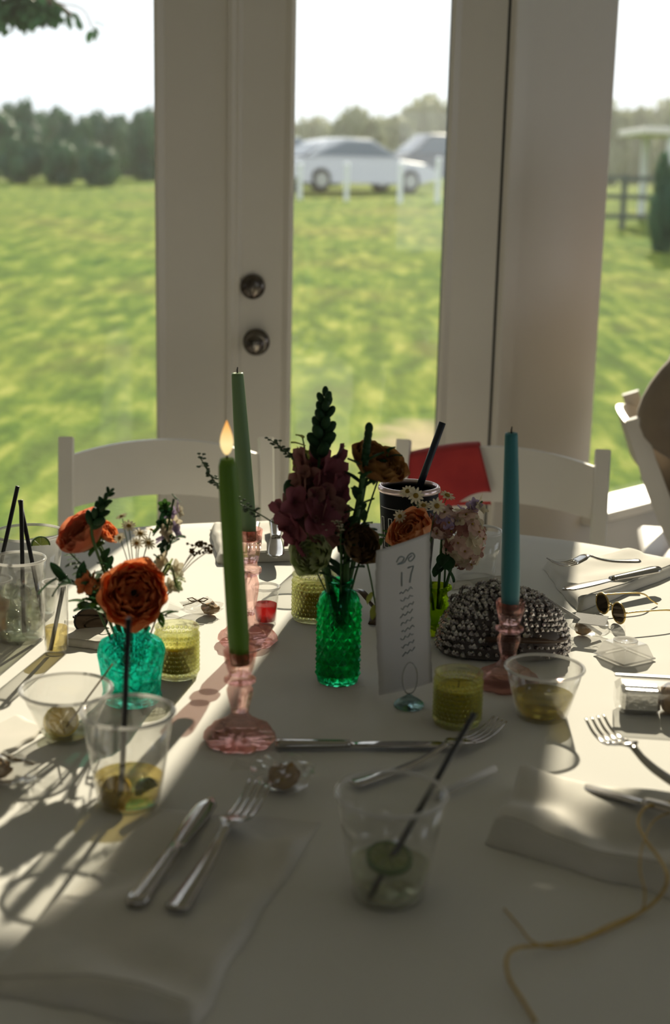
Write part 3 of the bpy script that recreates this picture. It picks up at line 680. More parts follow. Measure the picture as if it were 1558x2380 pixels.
# ================================================================== TABLE
TC = Vector((0.0, 1.655, 0)); TR = 0.905
t = thing('round_table', 'round banquet table hidden under the cream cloth', 'table', (TC.x, TC.y, 0))
G().lathe([(0, .715), (TR - .02, .715), (TR - .012, .725), (TR - .012, .738), (TR - .02, .744), (0, .744)], 64).build('tabletop', M['wood'], t, True, False)
for a in (45, 135, 225, 315):
    x, y = .58 * math.cos(R(a)), .58 * math.sin(R(a))
    G().tube([(x * 1.06, y * 1.06, 0), (x, y, .716)], .016, 10).build('leg', M['steel'], t, True, False)
g = G(); NS = 256; rings = [(0.0, TZ), (.2, TZ), (.4, TZ), (.6, TZ), (.75, TZ), (.85, TZ), (TR - .012, TZ), (TR - .003, TZ - .003), (TR + .001, TZ - .012)]
vs = [(TC.x, TC.y, TZ)]
for r, z in rings[1:]:
    for i in range(NS):
        a = 2 * PI * i / NS; vs.append((TC.x + r * math.cos(a), TC.y + r * math.sin(a), z))
for k in range(1, 9):
    f = k / 8
    for i in range(NS):
        a = 2 * PI * i / NS; r = TR + .001 + f * (.035 + .035 * math.sin(a * 22 + 1.3 * math.sin(a * 5)))
        vs.append((TC.x + r * math.cos(a), TC.y + r * math.sin(a), TZ - .012 - f * .66))
nr = len(rings) - 1 + 8
fs = [(0, 1 + i, 1 + (i + 1) % NS) for i in range(NS)]
for j in range(nr - 1):
    for i in range(NS):
        k = (i + 1) % NS; fs.append((1 + j * NS + i, 1 + (j + 1) * NS + i, 1 + (j + 1) * NS + k, 1 + j * NS + k))
g.add(vs, fs); tag(g.build('tablecloth', M['cloth']), 'cream cloth spread over the round table', 'tablecloth')

# ================================================================== CHAIRS
def folding_chair(p, rz, label, group):
    t = thing('folding_chair', label, 'chair', p, rz, group)
    bl = lambda *a: G().tube(*a)
    for s in (-1, 1):
        x = s * .212
        pts = [(x, .215, .815), (x, .165, .68), (x, .10, .54), (x, .02, .40), (x, -.19, 0.0)]
        g = G(); sp = spline(pts, 20); n = len(sp); vs = []
        for i, q in enumerate(sp):
            tt = (sp[min(i + 1, n - 1)] - sp[max(i - 1, 0)]).normalized(); nn = Vector((0, -tt.z, tt.y)).normalized()
            hw = .022 if i < 5 else .024
            for (dx, dn) in ((-.014, -hw), (.014, -hw), (.017, 0), (.014, hw), (-.014, hw), (-.017, 0)): vs.append(q + Vector((dx, 0, 0)) + nn * dn)
        fs = [(i * 6 + k, i * 6 + (k + 1) % 6, (i + 1) * 6 + (k + 1) % 6, (i + 1) * 6 + k) for i in range(n - 1) for k in range(6)] + [tuple(range(5, -1, -1)), tuple((n - 1) * 6 + k for k in range(6))]
        sharp(g.add(vs, fs).build('back_post', M['chair'], t, True, False), 50)
        pts = [(s * .188, -.16, .435), (s * .188, .03, .22), (s * .188, .22, 0.0)]
        sharp(G().tube(pts, .018, 6).build('rear_leg', M['chair'], t, True, False), 50)
    # arched, slightly hollow backrest
    def slat(u, v, off):
        x = (u - .5) * .40; k = 1 - (2 * u - 1) ** 2
        z = .676 + v * .105 + .026 * k * (.75 + .25 * v)
        y = .163 + (z - .68) * .36 + .030 * k + off
        return Vector((x, y, z))
    g = G(); nu, nv = 20, 3
    def shell(u, v):
        return None
    for off, flip in ((0.0, False), (.016, True)):
        n0 = len(g.v); g.grid(lambda u, v: slat(u, v, off), nu, nv)
    A = (nu + 1) * (nv + 1)
    top = [nv * (nu + 1) + i for i in range(nu + 1)]; bot = list(range(nu + 1))
    lf = [j * (nu + 1) for j in range(nv + 1)]; rt = [j * (nu + 1) + nu for j in range(nv + 1)]
    for e in (top, bot, lf, rt):
        for i in range(len(e) - 1): g.f.append((e[i], e[i + 1], e[i + 1] + A, e[i] + A))
    sharp(g.build('backrest', M['chair'], t, True, False), 40)
    G().cbox((-.19, -.19, .425), (.19, .17, .455), .01).build('seat', M['chair'], t, True, False)
    G().tube([(-.20, -.10, .175), (.20, -.10, .175)], .011, 8).build('stretcher', M['chair'], t, True, False)
    G().tube([(-.18, .13, .10), (.18, .13, .10)], .011, 8).build('stretcher', M['chair'], t, True, False)
    return t
def place_chair(px, Yb, rz, label, group):
    p = PY(px, 1060, Yb); off = Matrix.Rotation(rz, 3, 'Z') @ Vector((0, .19, 0))
    return folding_chair(Vector((p.x - off.x, Yb - off.y, 0)), rz, label, group)
GC = 'white folding chairs'
place_chair(388, 2.97, R(7), 'empty white folding chair at the far side of the table, behind the candles at left', GC)
ch2 = place_chair(1166, 2.97, R(-9), 'empty white folding chair with a red cloth over its back', GC)
CH3 = Vector((.965, 3.565, 0)); RZ3 = R(80)
folding_chair(CH3, RZ3, 'white folding chair seen from the side, under the seated person in beige', GC)

# red shawl laid over the second chair's backrest
cm2 = Matrix.Translation(ch2.location) @ Matrix.Rotation(ch2.rotation_euler.z, 4, 'Z')
def shawl(u, v):
    # u across (0..1), v from front hem over the top to the back hem
    x = -.205 + u * (.152 + .035 * abs(v - .5) * 2)
    k = 1 - (2 * (x / .40 + .5) - 1) ** 2
    ztop = .787 + .026 * k
    if v < .46:
        f = (.46 - v) / .46; z = ztop - f * (.115 + .02 * math.sin(u * 5)); yy = .163 + (z - .68) * .36 + .030 * k - .009 - .006 * abs(math.sin(u * 11 + f))* f
    elif v > .54:
        f = (v - .54) / .46; z = ztop - f * .13; yy = .163 + (z - .68) * .36 + .030 * k + .026 + .006 * abs(math.sin(u * 9)) * f
    else:
        f = (v - .46) / .08; z = ztop + .004 * math.sin(PI * f); yy = .163 + (ztop - .68) * .36 + .030 * k - .009 + f * .035
    return cm2 @ Vector((x, yy, z))
g = G(); g.grid(shawl, 22, 24)
so = g.build('shawl', M['red_cloth']); tag(so, 'red cloth draped over the back of the right-hand folding chair', 'shawl')
md = so.modifiers.new('solid', 'SOLIDIFY'); md.thickness = .002; md.offset = 0

# ================================================================== PERSON (seated at the right edge, mostly outside the picture)
def skin_fig(name, nodes, edges, m, parent, root=0, levels=2):
    me = bpy.data.meshes.new(name); loc = parent.location
    me.from_pydata([tuple(Vector(p) - loc) for p, r in nodes], edges, []); o = bpy.data.objects.new(name, me); COL.objects.link(o); o.parent = parent
    md = o.modifiers.new('skin', 'SKIN'); md.use_smooth_shade = True
    for i, (p, r) in enumerate(nodes):
        sv = me.skin_vertices[0].data[i]; sv.radius = r if isinstance(r, tuple) else (r, r); sv.use_root = (i == root)
    sb = o.modifiers.new('sub', 'SUBSURF'); sb.levels = levels; sb.render_levels = levels
    me.materials.append(m); return o
def person():
    bx = CH3.x - .005; by = CH3.y; F = Vector((math.cos(R(-10)), math.sin(R(-10)), 0)); S = Vector((F.y, -F.x, 0))   # F = facing, S = to the person's right (towards the camera)
    def P(f, s, z): return Vector((bx, by, 0)) + F * f + S * s + Vector((0, 0, z))
    t = thing('person', 'person in a beige jacket seated at the right edge, elbow bent behind the chair back', 'person', P(0, 0, 0))
    N = [(P(-.02, 0, .56), (.16, .12)), (P(-.03, 0, .72), (.15, .11)), (P(-.02, 0, .90), (.17, .115)), (P(-.01, 0, 1.02), (.13, .09)), (P(0, 0, 1.09), .058), (P(.02, 0, 1.15), .052), (P(.04, 0, 1.22), (.070, .082)), (P(.05, 0, 1.30), (.076, .09)), (P(.04, 0, 1.37), (.055, .062))]
    E = [(0, 1), (1, 2), (2, 3), (3, 4), (4, 5), (5, 6), (6, 7), (7, 8)]
    for s in (1, -1):
        b = len(N)
        N += [(P(.02, s * .10, .52), .095), (P(.40, s * .13, .53), .066), (P(.42, s * .13, .30), .050), (P(.40, s * .13, .09), .038), (P(.47, s * .14, .045), (.035, .03)), (P(.58, s * .15, .035), (.035, .026))]
        E += [(0, b), (b, b + 1), (b + 1, b + 2), (b + 2, b + 3), (b + 3, b + 4), (b + 4, b + 5)]
        b = len(N)
        el = P(-.175, .20, .80) if s == 1 else P(.0, -.27, .76)
        N += [(P(.05, s * .165, 1.02), .058), (el * .5 + P(-.03, s * .205, 1.0) * .5, .048), (el, .041), (P(.08, s * .20, .70), .034), (P(.20, s * .12, .66), .026)]
        E += [(3, b), (b, b + 1), (b + 1, b + 2), (b + 2, b + 3), (b + 3, b + 4)]
    skin_fig('body', N, E, M['skin'], t)
    # jacket: torso with sleeves, a little wider than the body
    N = [(P(-.07, 0, .545), (.195, .155)), (P(-.04, 0, .72), (.18, .135)), (P(-.02, 0, .90), (.20, .14)), (P(.02, 0, 1.00), (.14, .10)), (P(.03, 0, 1.06), .065)]
    E = [(0, 1), (1, 2), (2, 3), (3, 4)]
    for s in (1, -1):
        b = len(N); el = P(-.175, .20, .80) if s == 1 else P(.0, -.27, .76)
        N += [(P(.05, s * .17, 1.01), .078), (el * .5 + P(-.04, s * .21, 1.0) * .5, .078), (el, .070), (P(.0, s * .205, .73), .058), (P(.12, s * .16, .68), .042)]
        E += [(3, b), (b, b + 1), (b + 1, b + 2), (b + 2, b + 3), (b + 3, b + 4)]
    j = skin_fig('jacket', N, E, M['beige'], t); j['label'] = 'beige jacket with loose sleeves'
    N = [(P(-.075, 0, .53), (.175, .15))]; E = []
    for s in (1, -1):
        b = len(N)
        N += [(P(.03, s * .10, .525), .11), (P(.40, s * .13, .535), .080), (P(.43, s * .13, .30), .064), (P(.41, s * .13, .12), .056)]
        E += [(0, b), (b, b + 1), (b + 1, b + 2), (b + 2, b + 3)]
    skin_fig('trousers', N, E, M['trouser'], t)['label'] = 'dark brown trousers'
    for s in (1, -1):
        g = G(); c = P(.49, s * .14, .04); T = Matrix.Translation(c) @ Matrix.Rotation(R(-10), 4, 'Z')
        g.ell((0, 0, 0), (.14, .048, .040), 14, 8, T); g.build('shoe', M['shoe'], t)
        # hand: palm, four fingers and a thumb resting on the lap
        h0 = P(.20, s * .12, .655); d = (F - S * s * .45).normalized(); side = Vector((-d.y, d.x, 0))
        hn = [(h0, .026), (h0 + d * .05 + Vector((0, 0, -.008)), .030), (h0 + d * .085 + Vector((0, 0, -.014)), .026)]; he = [(0, 1), (1, 2)]
        for q in range(4):
            b = len(hn); o_ = side * (q - 1.5) * .019; ln = (.055, .066, .062, .048)[q]
            hn += [(h0 + d * .09 + o_ + Vector((0, 0, -.014)), .0095), (h0 + d * (.09 + ln * .55) + o_ * 1.15 + Vector((0, 0, -.020)), .0088), (h0 + d * (.09 + ln) + o_ * 1.15 + Vector((0, 0, -.036)), .0075)]
            he += [(2, b), (b, b + 1), (b + 1, b + 2)]
        b = len(hn); hn += [(h0 + d * .03 + side * .036, .011), (h0 + d * .07 + side * .055 + Vector((0, 0, -.012)), .0085)]; he += [(1, b), (b, b + 1)]
        skin_fig('hand', hn, he, M['skin'], t, 1, 1)
    hc = P(.045, 0, 1.30)
    T = Matrix.Translation(hc) @ Matrix.Rotation(R(-10), 4, 'Z')
    g = G(); g.ell((-.022, 0, .030), (.108, .092, .105), 18, 12, T); g.ell((-.060, 0, -.03), (.060, .080, .09), 14, 10, T); g.build('hair', M['hair'], t)
    for s in (1, -1):
        G().ell((.080, s * .034, .005), (.013, .016, .010), 10, 6, T).build('eye', M['white_plastic'], t)
        G().ell((.0, s * .086, .0), (.018, .010, .032), 10, 6, T).build('ear', M['skin'], t)
    G().add([(.088, -.006, .012), (.088, .006, .012), (.090, -.017, -.030), (.090, .017, -.030), (.115, 0, -.028)], [(0, 2, 4), (1, 4, 3), (0, 4, 1), (2, 3, 4)], T).build('nose', M['skin'], t)
    G().ell((.083, 0, -.055), (.010, .025, .008), 10, 6, T).build('mouth', M['lamp_red'], t)
person()

# ================================================================== CANDLES
def flute(n, amp): return lambda a, z, r: 1 + amp * math.cos(a * n)
def candleholder(px, py, top_py, label):
    b = PT(px, py); h = HZ(b, top_py) - TZ
    t = thing('candleholder', label, 'candleholder', b, 0, 'pink glass candleholders')
    f = h / .109; zz = lambda z: z if z < .03 else .03 + (z - .03) * (h - .03) / .079
    low = [(0, 0), (.036, 0), (.0395, .004), (.0385, .010), (.034, .0155), (.024, .021), (.016, .0265), (.0105, .033)]
    G().lathe(low + [(.0098, zz(.036)), (0, zz(.036))], 80, None, lambda a, z, r: 1 + (.10 * abs(math.cos(a * 5)) - .05 if z < .0125 else (.075 * math.cos(a * 10) if z < .024 else .02 * math.cos(a * 10)))).build('base', M['pink'], t, True, False)
    stem = [(0, zz(.0362)), (.0098, zz(.0362)), (.0108, zz(.044)), (.0135, zz(.055)), (.0145, zz(.062)), (.0125, zz(.067)), (.0115, zz(.0695)), (0, zz(.0695))]
    G().lathe(stem, 32, None, flute(8, .045)).build('stem', M['pink'], t, True, False)
    G().lathe([(0, zz(.0697)), (.0125, zz(.0697)), (.0180, zz(.0725)), (.0180, zz(.0755)), (.0125, zz(.078)), (.0120, zz(.081)), (0, zz(.081))], 32).build('collar', M['pink'], t, True, False)
    ct = zz(.109)
    G().lathe([(0, zz(.0812)), (.0125, zz(.0812)), (.0145, zz(.087)), (.0165, zz(.096)), (.0185, ct), (.0165, ct), (.0140, ct - .012), (.0118, ct - .016), (0, ct - .017)], 32, None, flute(8, .035)).build('socket', M['pink'], t, True, False)
    return b, ct + TZ
def taper(p, z0, top_px, top_py, m, label, lit=False):
    zt = HZ(p, top_py); tp = PY(top_px, top_py, p.y); 
    base = Vector((p.x, p.y, z0 - .0155)); top = Vector((tp.x, p.y, zt)); ax = top - base; L = ax.length
    t = thing('taper_candle', label, 'candle', base, 0, 'taper candles')
    T = Matrix.Translation(base) @ rot_to(ax).to_4x4()
    prof = [(0, 0), (.0108, 0), (.0112, .01), (.0112, .02), (.0118, .03), (.0118, L * .25), (.0108, L * .5), (.0092, L * .8), (.0080, L * .985), (.0074, L), (.0050, L + .0005), (.002, L - .002), (0, L - .002)]
    if lit: prof = [(0, 0), (.0108, 0), (.0112, .02), (.0120, .03), (.0120, L * .3), (.0116, L * .6), (.0110, L * .85), (.0098, L * .965), (.0076, L), (.0045, L), (.003, L - .002), (0, L - .002)]
    G().lathe(prof, 28, T).build('wax', m, t)
    u = ax.normalized()
    G().tube([top - u * .003, top + u * .004, top + u * .008 + Vector((.0008, 0, 0))], [.0011, .0010, .0007], 6).build('wick', M['wick'], t)
    if lit:
        fz = top + Vector((-.0005, 0, .004))
        G().lathe([(0, -.001), (.0036, .002), (.0066, .008), (.0074, .014), (.0064, .021), (.0040, .028), (.0016, .034), (0, .038)], 20, Matrix.Translation(fz)).build('flame', M['flame'], t)
    return t
b, z = candleholder(557, 1722, 1512, 'pink glass candleholder nearest the camera, under the lit green candle')
taper(b, z, 528, 1066, M['green'], 'bright green taper candle with a lit flame', True)
b, z = candleholder(576, 1492, 1230, 'tallest pink glass candleholder, under the unlit sage green candle')
taper(b, z, 552, 868, M['sage'], 'tall unlit sage green taper candle with black wick')
b, z = candleholder(1178, 1592, 1398, 'pink glass candleholder by the beaded bag, under the teal candle')
taper(b, z, 1189, 1007, M['teal'], 'unlit teal taper candle beside the beaded bag')

# ================================================================== VOTIVES
def votive(px, py, rim_py, hw, fill, label):
    b = PT(px, py); h = HZ(b, rim_py) - TZ; r = hw / PPM(b)
    t = thing('votive_candle', label, 'candle jar', b, 0, 'yellow votive jars')
    jar = G().lathe([(0, 0), (r * .90, 0), (r * .95, .003), (r * .95, h * .92), (r * .97, h * .94), (r, h - .001), (r * .985, h), (r * .94, h), (r * .91, h * .93), (r * .89, .009), (0, .008)], 48).build('jar', M['votive'], t, True, False)
    g = G(); rows = 9
    for j in range(rows):
        z = .008 + (h * .90 - .012) * j / (rows - 1)
        for i in range(30):
            a = 2 * PI * (i + .5 * (j % 2)) / 30
            T = Matrix.Rotation(a, 4, 'Z') @ Matrix.Translation((r * .95, 0, z)) @ Matrix.Rotation(R(90), 4, 'Y')
            g.lathe([(.0027, -.0004), (.0022, .0010), (.0010, .0019), (0, .0021)], 6, T)
    g.build('hobnails', M['votive'], jar, True, False)['kind'] = 'stuff'
    wf = .010 + (h - .012) * fill
    G().lathe([(0, .0095), (r * .875, .0095), (r * .875, wf), (r * .80, wf - .0012), (0, wf - .0015)], 40).build('wax', M['yellow_wax'], t, True, False)
    G().tube([(0, 0, wf - .003), (.0006, 0, wf + .006)], .0009, 6).build('wick', M['wick'], t, True, False)
votive(412, 1568, 1455, 52, .62, 'yellow votive in a hobnail jar right of the turquoise vase')
votive(729, 1437, 1334, 52, .66, 'yellow votive in a hobnail jar behind the green bottle vase')
votive(1062, 1680, 1562, 57, .70, 'shaded yellow votive in a hobnail jar right of the table card')

# ================================================================== VASES
def hammered(amp, su, sv, seed):
    def f(a, z, r):
        q = Vector((math.cos(a) * su, math.sin(a) * su, z * sv + seed)); return 1 + amp * (abs(mnoise.noise(q)) - .3)
    return f
def vase_shell(t, out, seg, mod, m, wall=.003):
    inner = [(max(0, r - wall), z) for r, z in reversed(out) if z > .006 and r > .008]
    G().lathe([(0, 0)] + out + inner + [(0, .007)], seg, None, mod).build('glass', m, t, True, False)
vb1 = PT(307, 1625); vh1 = HZ(vb1, 1462) - TZ
t = thing('glass_vase', 'squat turquoise hammered glass vase at left with orange flowers', 'vase', vb1, 0, 'small glass vases')
k = vh1 / .092; 
vase_shell(t, [(.034, 0), (.0365, .004), (.0350, .012 * k), (.0360, .035 * k), (.0395, .060 * k), (.0405, .068 * k), (.0375, .075 * k), (.027, .081 * k), (.0215, .085 * k), (.0215, .090 * k), (.0235, .092 * k), (.0225, .0925 * k)], 96, lambda a, z, r: 1 + (.085 * (abs(mnoise.noise(Vector((math.cos(a) * 4.5, math.sin(a) * 4.5, z * 95)))) - .3) if .004 < z < .08 else 0), M['turq'])
G().lathe([(0, .009), (.031, .009), (.032, .028), (0, .028)], 32).build('water', mix_glass('vase_water', (.80, .96, .92), .6, 0, 1.33), t, True, False)
vb2 = PT(785, 1580); vh2 = HZ(vb2, 1350) - TZ; r2 = 50 / PPM(vb2)
t = thing('glass_vase', 'slim emerald bottle vase with diamond relief at the centre', 'vase', vb2, 0, 'small glass vases')
k = vh2 / .132
def diamond(a, z, r):
    if z < .006 or z > .108 * k: return 1
    u = a * 9 / (2 * PI) * 2; v = z / .014
    return 1 + .055 * max(0, (abs(math.sin((u + v) * PI / 2)) * abs(math.sin((u - v) * PI / 2))) - .25)
vase_shell(t, [(r2 * .94, 0), (r2 * .97, .004), (r2 * .96, .010), (r2 * .94, .06 * k), (r2 * .96, .10 * k), (r2 * .93, .109 * k), (r2 * .80, .116 * k), (r2 * .58, .120 * k), (r2 * .50, .123 * k), (r2 * .52, .128 * k), (r2 * .68, .1305 * k), (r2 * .68, .132 * k), (r2 * .60, .1325 * k)], 108, None, M['emer'])
# finer diamond relief as geometry: pressed lozenges
g = G()
for j in range(11):
    z = .010 + j * .0088
    for i in range(14):
        a = 2 * PI * (i + .5 * (j % 2)) / 14
        T = Matrix.Rotation(a, 4, 'Z') @ Matrix.Translation((r2 * .945, 0, z * k)) @ Matrix.Rotation(R(90), 4, 'Y')
        g.add([(.0078, 0, -.0006), (0, .0056, -.0006), (-.0078, 0, -.0006), (0, -.0056, -.0006), (0, 0, .0036)], [(0, 1, 4), (1, 2, 4), (2, 3, 4), (3, 0, 4)], T)
g.build('diamond_relief', M['emer'], t, False, False)['kind'] = 'stuff'
vb3 = PT(1012, 1470); 
t = thing('glass_vase', 'lime green glass vase half hidden behind the table card', 'vase', vb3, 0, 'small glass vases')
h3 = HZ(vb3, 1362) - TZ
vase_shell(t, [(.020, 0), (.024, .004), (.026, .02), (.024, h3 * .6), (.015, h3 * .8), (.0145, h3 * .88), (.021, h3 * .95), (.021, h3), (.018, h3 + .0005)], 64, hammered(.03, 5, 120, 3), M['lime'])

# ================================================================== FLOWERS
def stemline(base, tip, sag=.02, n=14, side=None):
    base, tip = Vector(base), Vector(tip); mid = (base + tip) / 2 + Vector((0, 0, sag)) + (side or Vector((0, 0, 0)))
    return spline([base, mid, tip], n)
def frame(p, d, roll=0): return Matrix.Translation(p) @ rot_to(d).to_4x4() @ Matrix.Rotation(roll, 4, 'Z')
def ranunculus_bloom(Rr, T, rnd, layers=7, open_=1.0):
    g = G()
    for kx in range(layers):
        f = kx / (layers - 1)                       # 0 = innermost
        n = 4 + int(f * 5); L = Rr * (.42 + .72 * f); W = Rr * (.50 + .62 * f)
        a0 = R(62 - 52 * f * open_); a1 = R(128 - 62 * f * open_)
        for i in range(n):
            T2 = T @ Matrix.Rotation(2 * PI * (i + .5 * (kx % 2) + rnd.uniform(-.12, .12)) / n + kx * .7, 4, 'Z')
            g.petal(L * rnd.uniform(.93, 1.07), W, a0 + rnd.uniform(-.08, .08), a1 + rnd.uniform(-.12, .12), .20, T2, 6, 6, .62, Rr * .05)
    return g
def leaf_on(g, p, d, L, W, rnd, droop=-.5):
    T = Matrix.Translation(p) @ Matrix.Rotation(math.atan2(d.y, d.x) - PI / 2, 4, 'Z')
    pitch = math.atan2(d.z, math.hypot(d.x, d.y)); g.petal(L, W, pitch, pitch + droop, .18, T, 2, 5, .12)
def ranunculus(px, py, Y, dia, face, m, base, label, seed, open_=1.0, layers=7, sag=.02, centre=True, name='ranunculus'):
    rnd = random.Random(seed); c = PY(px, py, Y); rr = dia / 2 / PPM(c); face = Vector(face).normalized()
    t = thing(name, label, 'flower', base, 0, None)
    T = frame(c - face * rr * .35, face, seed)
    ranunculus_bloom(rr, T, rnd, layers, open_).build('bloom', m, t)
    if centre: G().ell((0, 0, rr * .30), (rr * .17, rr * .17, rr * .17), 12, 8, T).build('centre', M['dark_centre'] if centre is True else centre, t)
    back = c - face * rr * .45
    G().tube(spline([base, (Vector(base) + back) / 2 + Vector((0, 0, sag)), back - face * rr * .35, back], 18), .0022, 7).build('stem', M['stem'], t)
    g = G()
    for i in range(5): g.petal(rr * .55, rr * .28, R(-10), R(25), .2, frame(back, face) @ Matrix.Rotation(i * 1.257, 4, 'Z'), 2, 3, .15)
    g.build('sepals', M['leaf'], t)
    return t
def foliage_sprig(name, label, base, tip, n, L, W, m, seed, sag=.02, stem_m=None, cat='foliage', both=True, start=.35, droop=-.5):
    rnd = random.Random(seed); t = thing(name, label, cat, base); sp = stemline(base, tip, sag, 16)
    G().tube(sp, [.0016 - .0007 * i / len(sp) for i in range(len(sp))], 6).build('stem', stem_m or M['stem'], t)
    for i in range(n):
        f = start + (1 - start) * (i + .5) / n; k = f * (len(sp) - 1); a = int(min(k, len(sp) - 2)); p = sp[a].lerp(sp[a + 1], k - a)
        tg = (sp[a + 1] - sp[a]).normalized(); q = rnd.uniform(0, 6.28) if both else i * 2.4
        s1 = tg.orthogonal().normalized(); d = (tg * .7 + (Matrix.Rotation(q + i * 2.1, 3, tg) @ s1) * .9).normalized()
        g = G(); leaf_on(g, p, d, L * rnd.uniform(.7, 1.15), W * rnd.uniform(.8, 1.1), rnd, droop); g.build('leaf', m, t)
    return t
def fine_sprig(name, label, base, pts, n, size, m, seed, cat='foliage'):
    """wiry sprig with tiny round pods"""
    rnd = random.Random(seed); t = thing(name, label, cat, base); sp = spline([base] + pts, 40); N = len(sp)
    G().tube(sp, [.0011 - .0006 * i / N for i in range(N)], 5).build('stem', M['stem'], t)
    g = G()
    for i in range(n):
        k = (.45 + .55 * i / n) * (N - 1); a = int(min(k, N - 2)); p = sp[a].lerp(sp[a + 1], k - a)
        d = Vector((rnd.gauss(0, 1), rnd.gauss(0, 1), rnd.gauss(0, 1))).normalized(); q = p + d * .007 * rnd.uniform(.5, 1.1)
        g.tube([p, q], .0003, 4); g.ell(q, (size, size * .8, size * .5), 6, 4)
    g.build('pods', m, t)['kind'] = 'stuff'
    return t
def daisy_head(t, c, face, rr, m, n=12, seed=0, droop=-.15):
    rnd = random.Random(seed); T = frame(c, face, rnd.uniform(0, 3)); g = G()
    for i in range(n): g.petal(rr * rnd.uniform(.75, .95), rr * .36, .1 + rnd.uniform(-.12, .12), droop, .1, T @ Matrix.Rotation(2 * PI * i / n, 4, 'Z'), 2, 3, .5, rr * .25)
    h = g.build('flower_head', m, t); G().ell((0, 0, rr * .05), (rr * .36, rr * .36, rr * .24), 10, 6, T).build('centre', M['centre'], h)
def daisy_spray(label, base, heads, m, seed, name='chamomile', stem=None):
    rnd = random.Random(seed); t = thing(name, label, 'flower', base)
    cs = [PY(px, py, Y) for (px, py, Y, d, f) in heads]; av = sum(cs, Vector()) / len(cs); fork = Vector(base).lerp(av, .55) - Vector((0, 0, .004))
    G().tube(stemline(base, fork, .004, 8), .0011, 6).build('stem', stem or M['stem'], t)
    for c, (px, py, Y, d, f) in zip(cs, heads):
        G().tube(stemline(fork, c - Vector(f).normalized() * .002, .006, 8), .0006, 5).build('stalk', stem or M['stem'], t)
        daisy_head(t, c, f, d / 2 / PPM(c), m, 11, rnd.randint(0, 999))
    return t

# --- left, turquoise vase
NB1 = vb1 + Vector((0, 0, vh1 * .45)); Y1 = vb1.y
tw = lambda Y, px, py: (Vector((0, 0, 1.38)) - PY(px, py, Y)).normalized()
ranunculus(311, 1380, Y1 - .045, 186, tw(Y1, 311, 1380) + Vector((.10, 0, .05)), M['orange'], NB1 + Vector((0, -.004, 0)), 'large orange ranunculus facing the camera, in the turquoise vase', 1, 1.0, 9)
ranunculus(200, 1247, Y1 + .03, 152, (-.45, -.35, .62), M['coral'], NB1 + Vector((-.006, .004, 0)), 'coral ranunculus standing at upper left of the turquoise vase', 2, .92, 8)
ranunculus(248, 1240, Y1 + .05, 70, (.7, -.2, .55), M['orange'], NB1 + Vector((.002, .008, 0)), 'small open orange bloom right of the coral ranunculus', 3, 1.05, 5)
def bud_spike(label, base, px0, py0, px1, py1, Y, seed, wid=.016):
    rnd = random.Random(seed); t = thing('flower_spike', label, 'flower', base); a, b = PY(px0, py0, Y), PY(px1, py1, Y)
    G().tube(spline([base, (Vector(base) + a) / 2 + Vector((0, 0, .01)), a, b], 20), .0018, 6).build('stem', M['stem'], t)
    for i in range(16):
        f = i / 15; p = a.lerp(b, f); u = (b - a).normalized(); s1 = u.orthogonal().normalized(); d = Matrix.Rotation(i * 2.4, 3, u) @ s1
        w_ = wid * (1 - .62 * f) * .5
        G().ell((0, 0, w_ * .9), (w_ * .62, w_ * .62, w_ * 1.25), 8, 6, frame(p + d * w_ * .3, d + u * 1.3)).build('bud', M['leaf_dark'], t)
bud_spike('dark green bud spike leaning right above the coral ranunculus', NB1 + Vector((-.003, 0, 0)), 212, 1225, 257, 1140, Y1 + .0, 5, .017)
rd = random.Random(9)
foliage_sprig('leafy_sprig', 'leafy green sprig spilling left over the turquoise vase', NB1 + Vector((-.01, 0, 0)), PY(128, 1345, Y1 - .01), 11, .030, .014, M['leaf_dark'], 11, .035)
foliage_sprig('leafy_sprig', 'leafy sprig reaching up left behind the coral ranunculus', NB1 + Vector((-.01, .01, 0)), PY(160, 1282, Y1 + .02), 10, .022, .010, M['leaf_grey'], 12, .03)
foliage_sprig('leafy_sprig', 'small bright green leaves low left of the big orange ranunculus', NB1 + Vector((-.012, 0, .02)), PY(192, 1402, Y1 - .02), 9, .022, .013, M['leaf'], 13, .025)
foliage_sprig('leafy_sprig', 'dark leafy stems between the coral and the big orange ranunculus', NB1 + Vector((-.004, .008, .02)), PY(236, 1300, Y1 + .01), 8, .026, .011, M['leaf_dark'], 14, .02)
foliage_sprig('leafy_sprig', 'leaves poking out right below the big orange ranunculus', NB1 + Vector((.012, 0, .03)), PY(388, 1432, Y1 - .02), 5, .020, .009, M['leaf'], 15, .02)
daisy_spray('spray of small cream daisies right of the coral ranunculus', NB1 + Vector((.004, .01, 0)), [(283, 1200, Y1 + .03, 26, (-.3, -.2, .9)), (300, 1222, Y1 + .02, 34, (.1, -.5, .8)), (326, 1240, Y1 + .03, 36, (.3, -.3, .9)), (345, 1262, Y1 + .02, 34, (.5, -.4, .7)), (318, 1262, Y1 + .0, 30, (.2, -.6, .7)), (278, 1250, Y1 + .02, 28, (-.3, -.6, .7)), (352, 1232, Y1 + .05, 26, (.4, 0, .9))], M['cream'], 16)
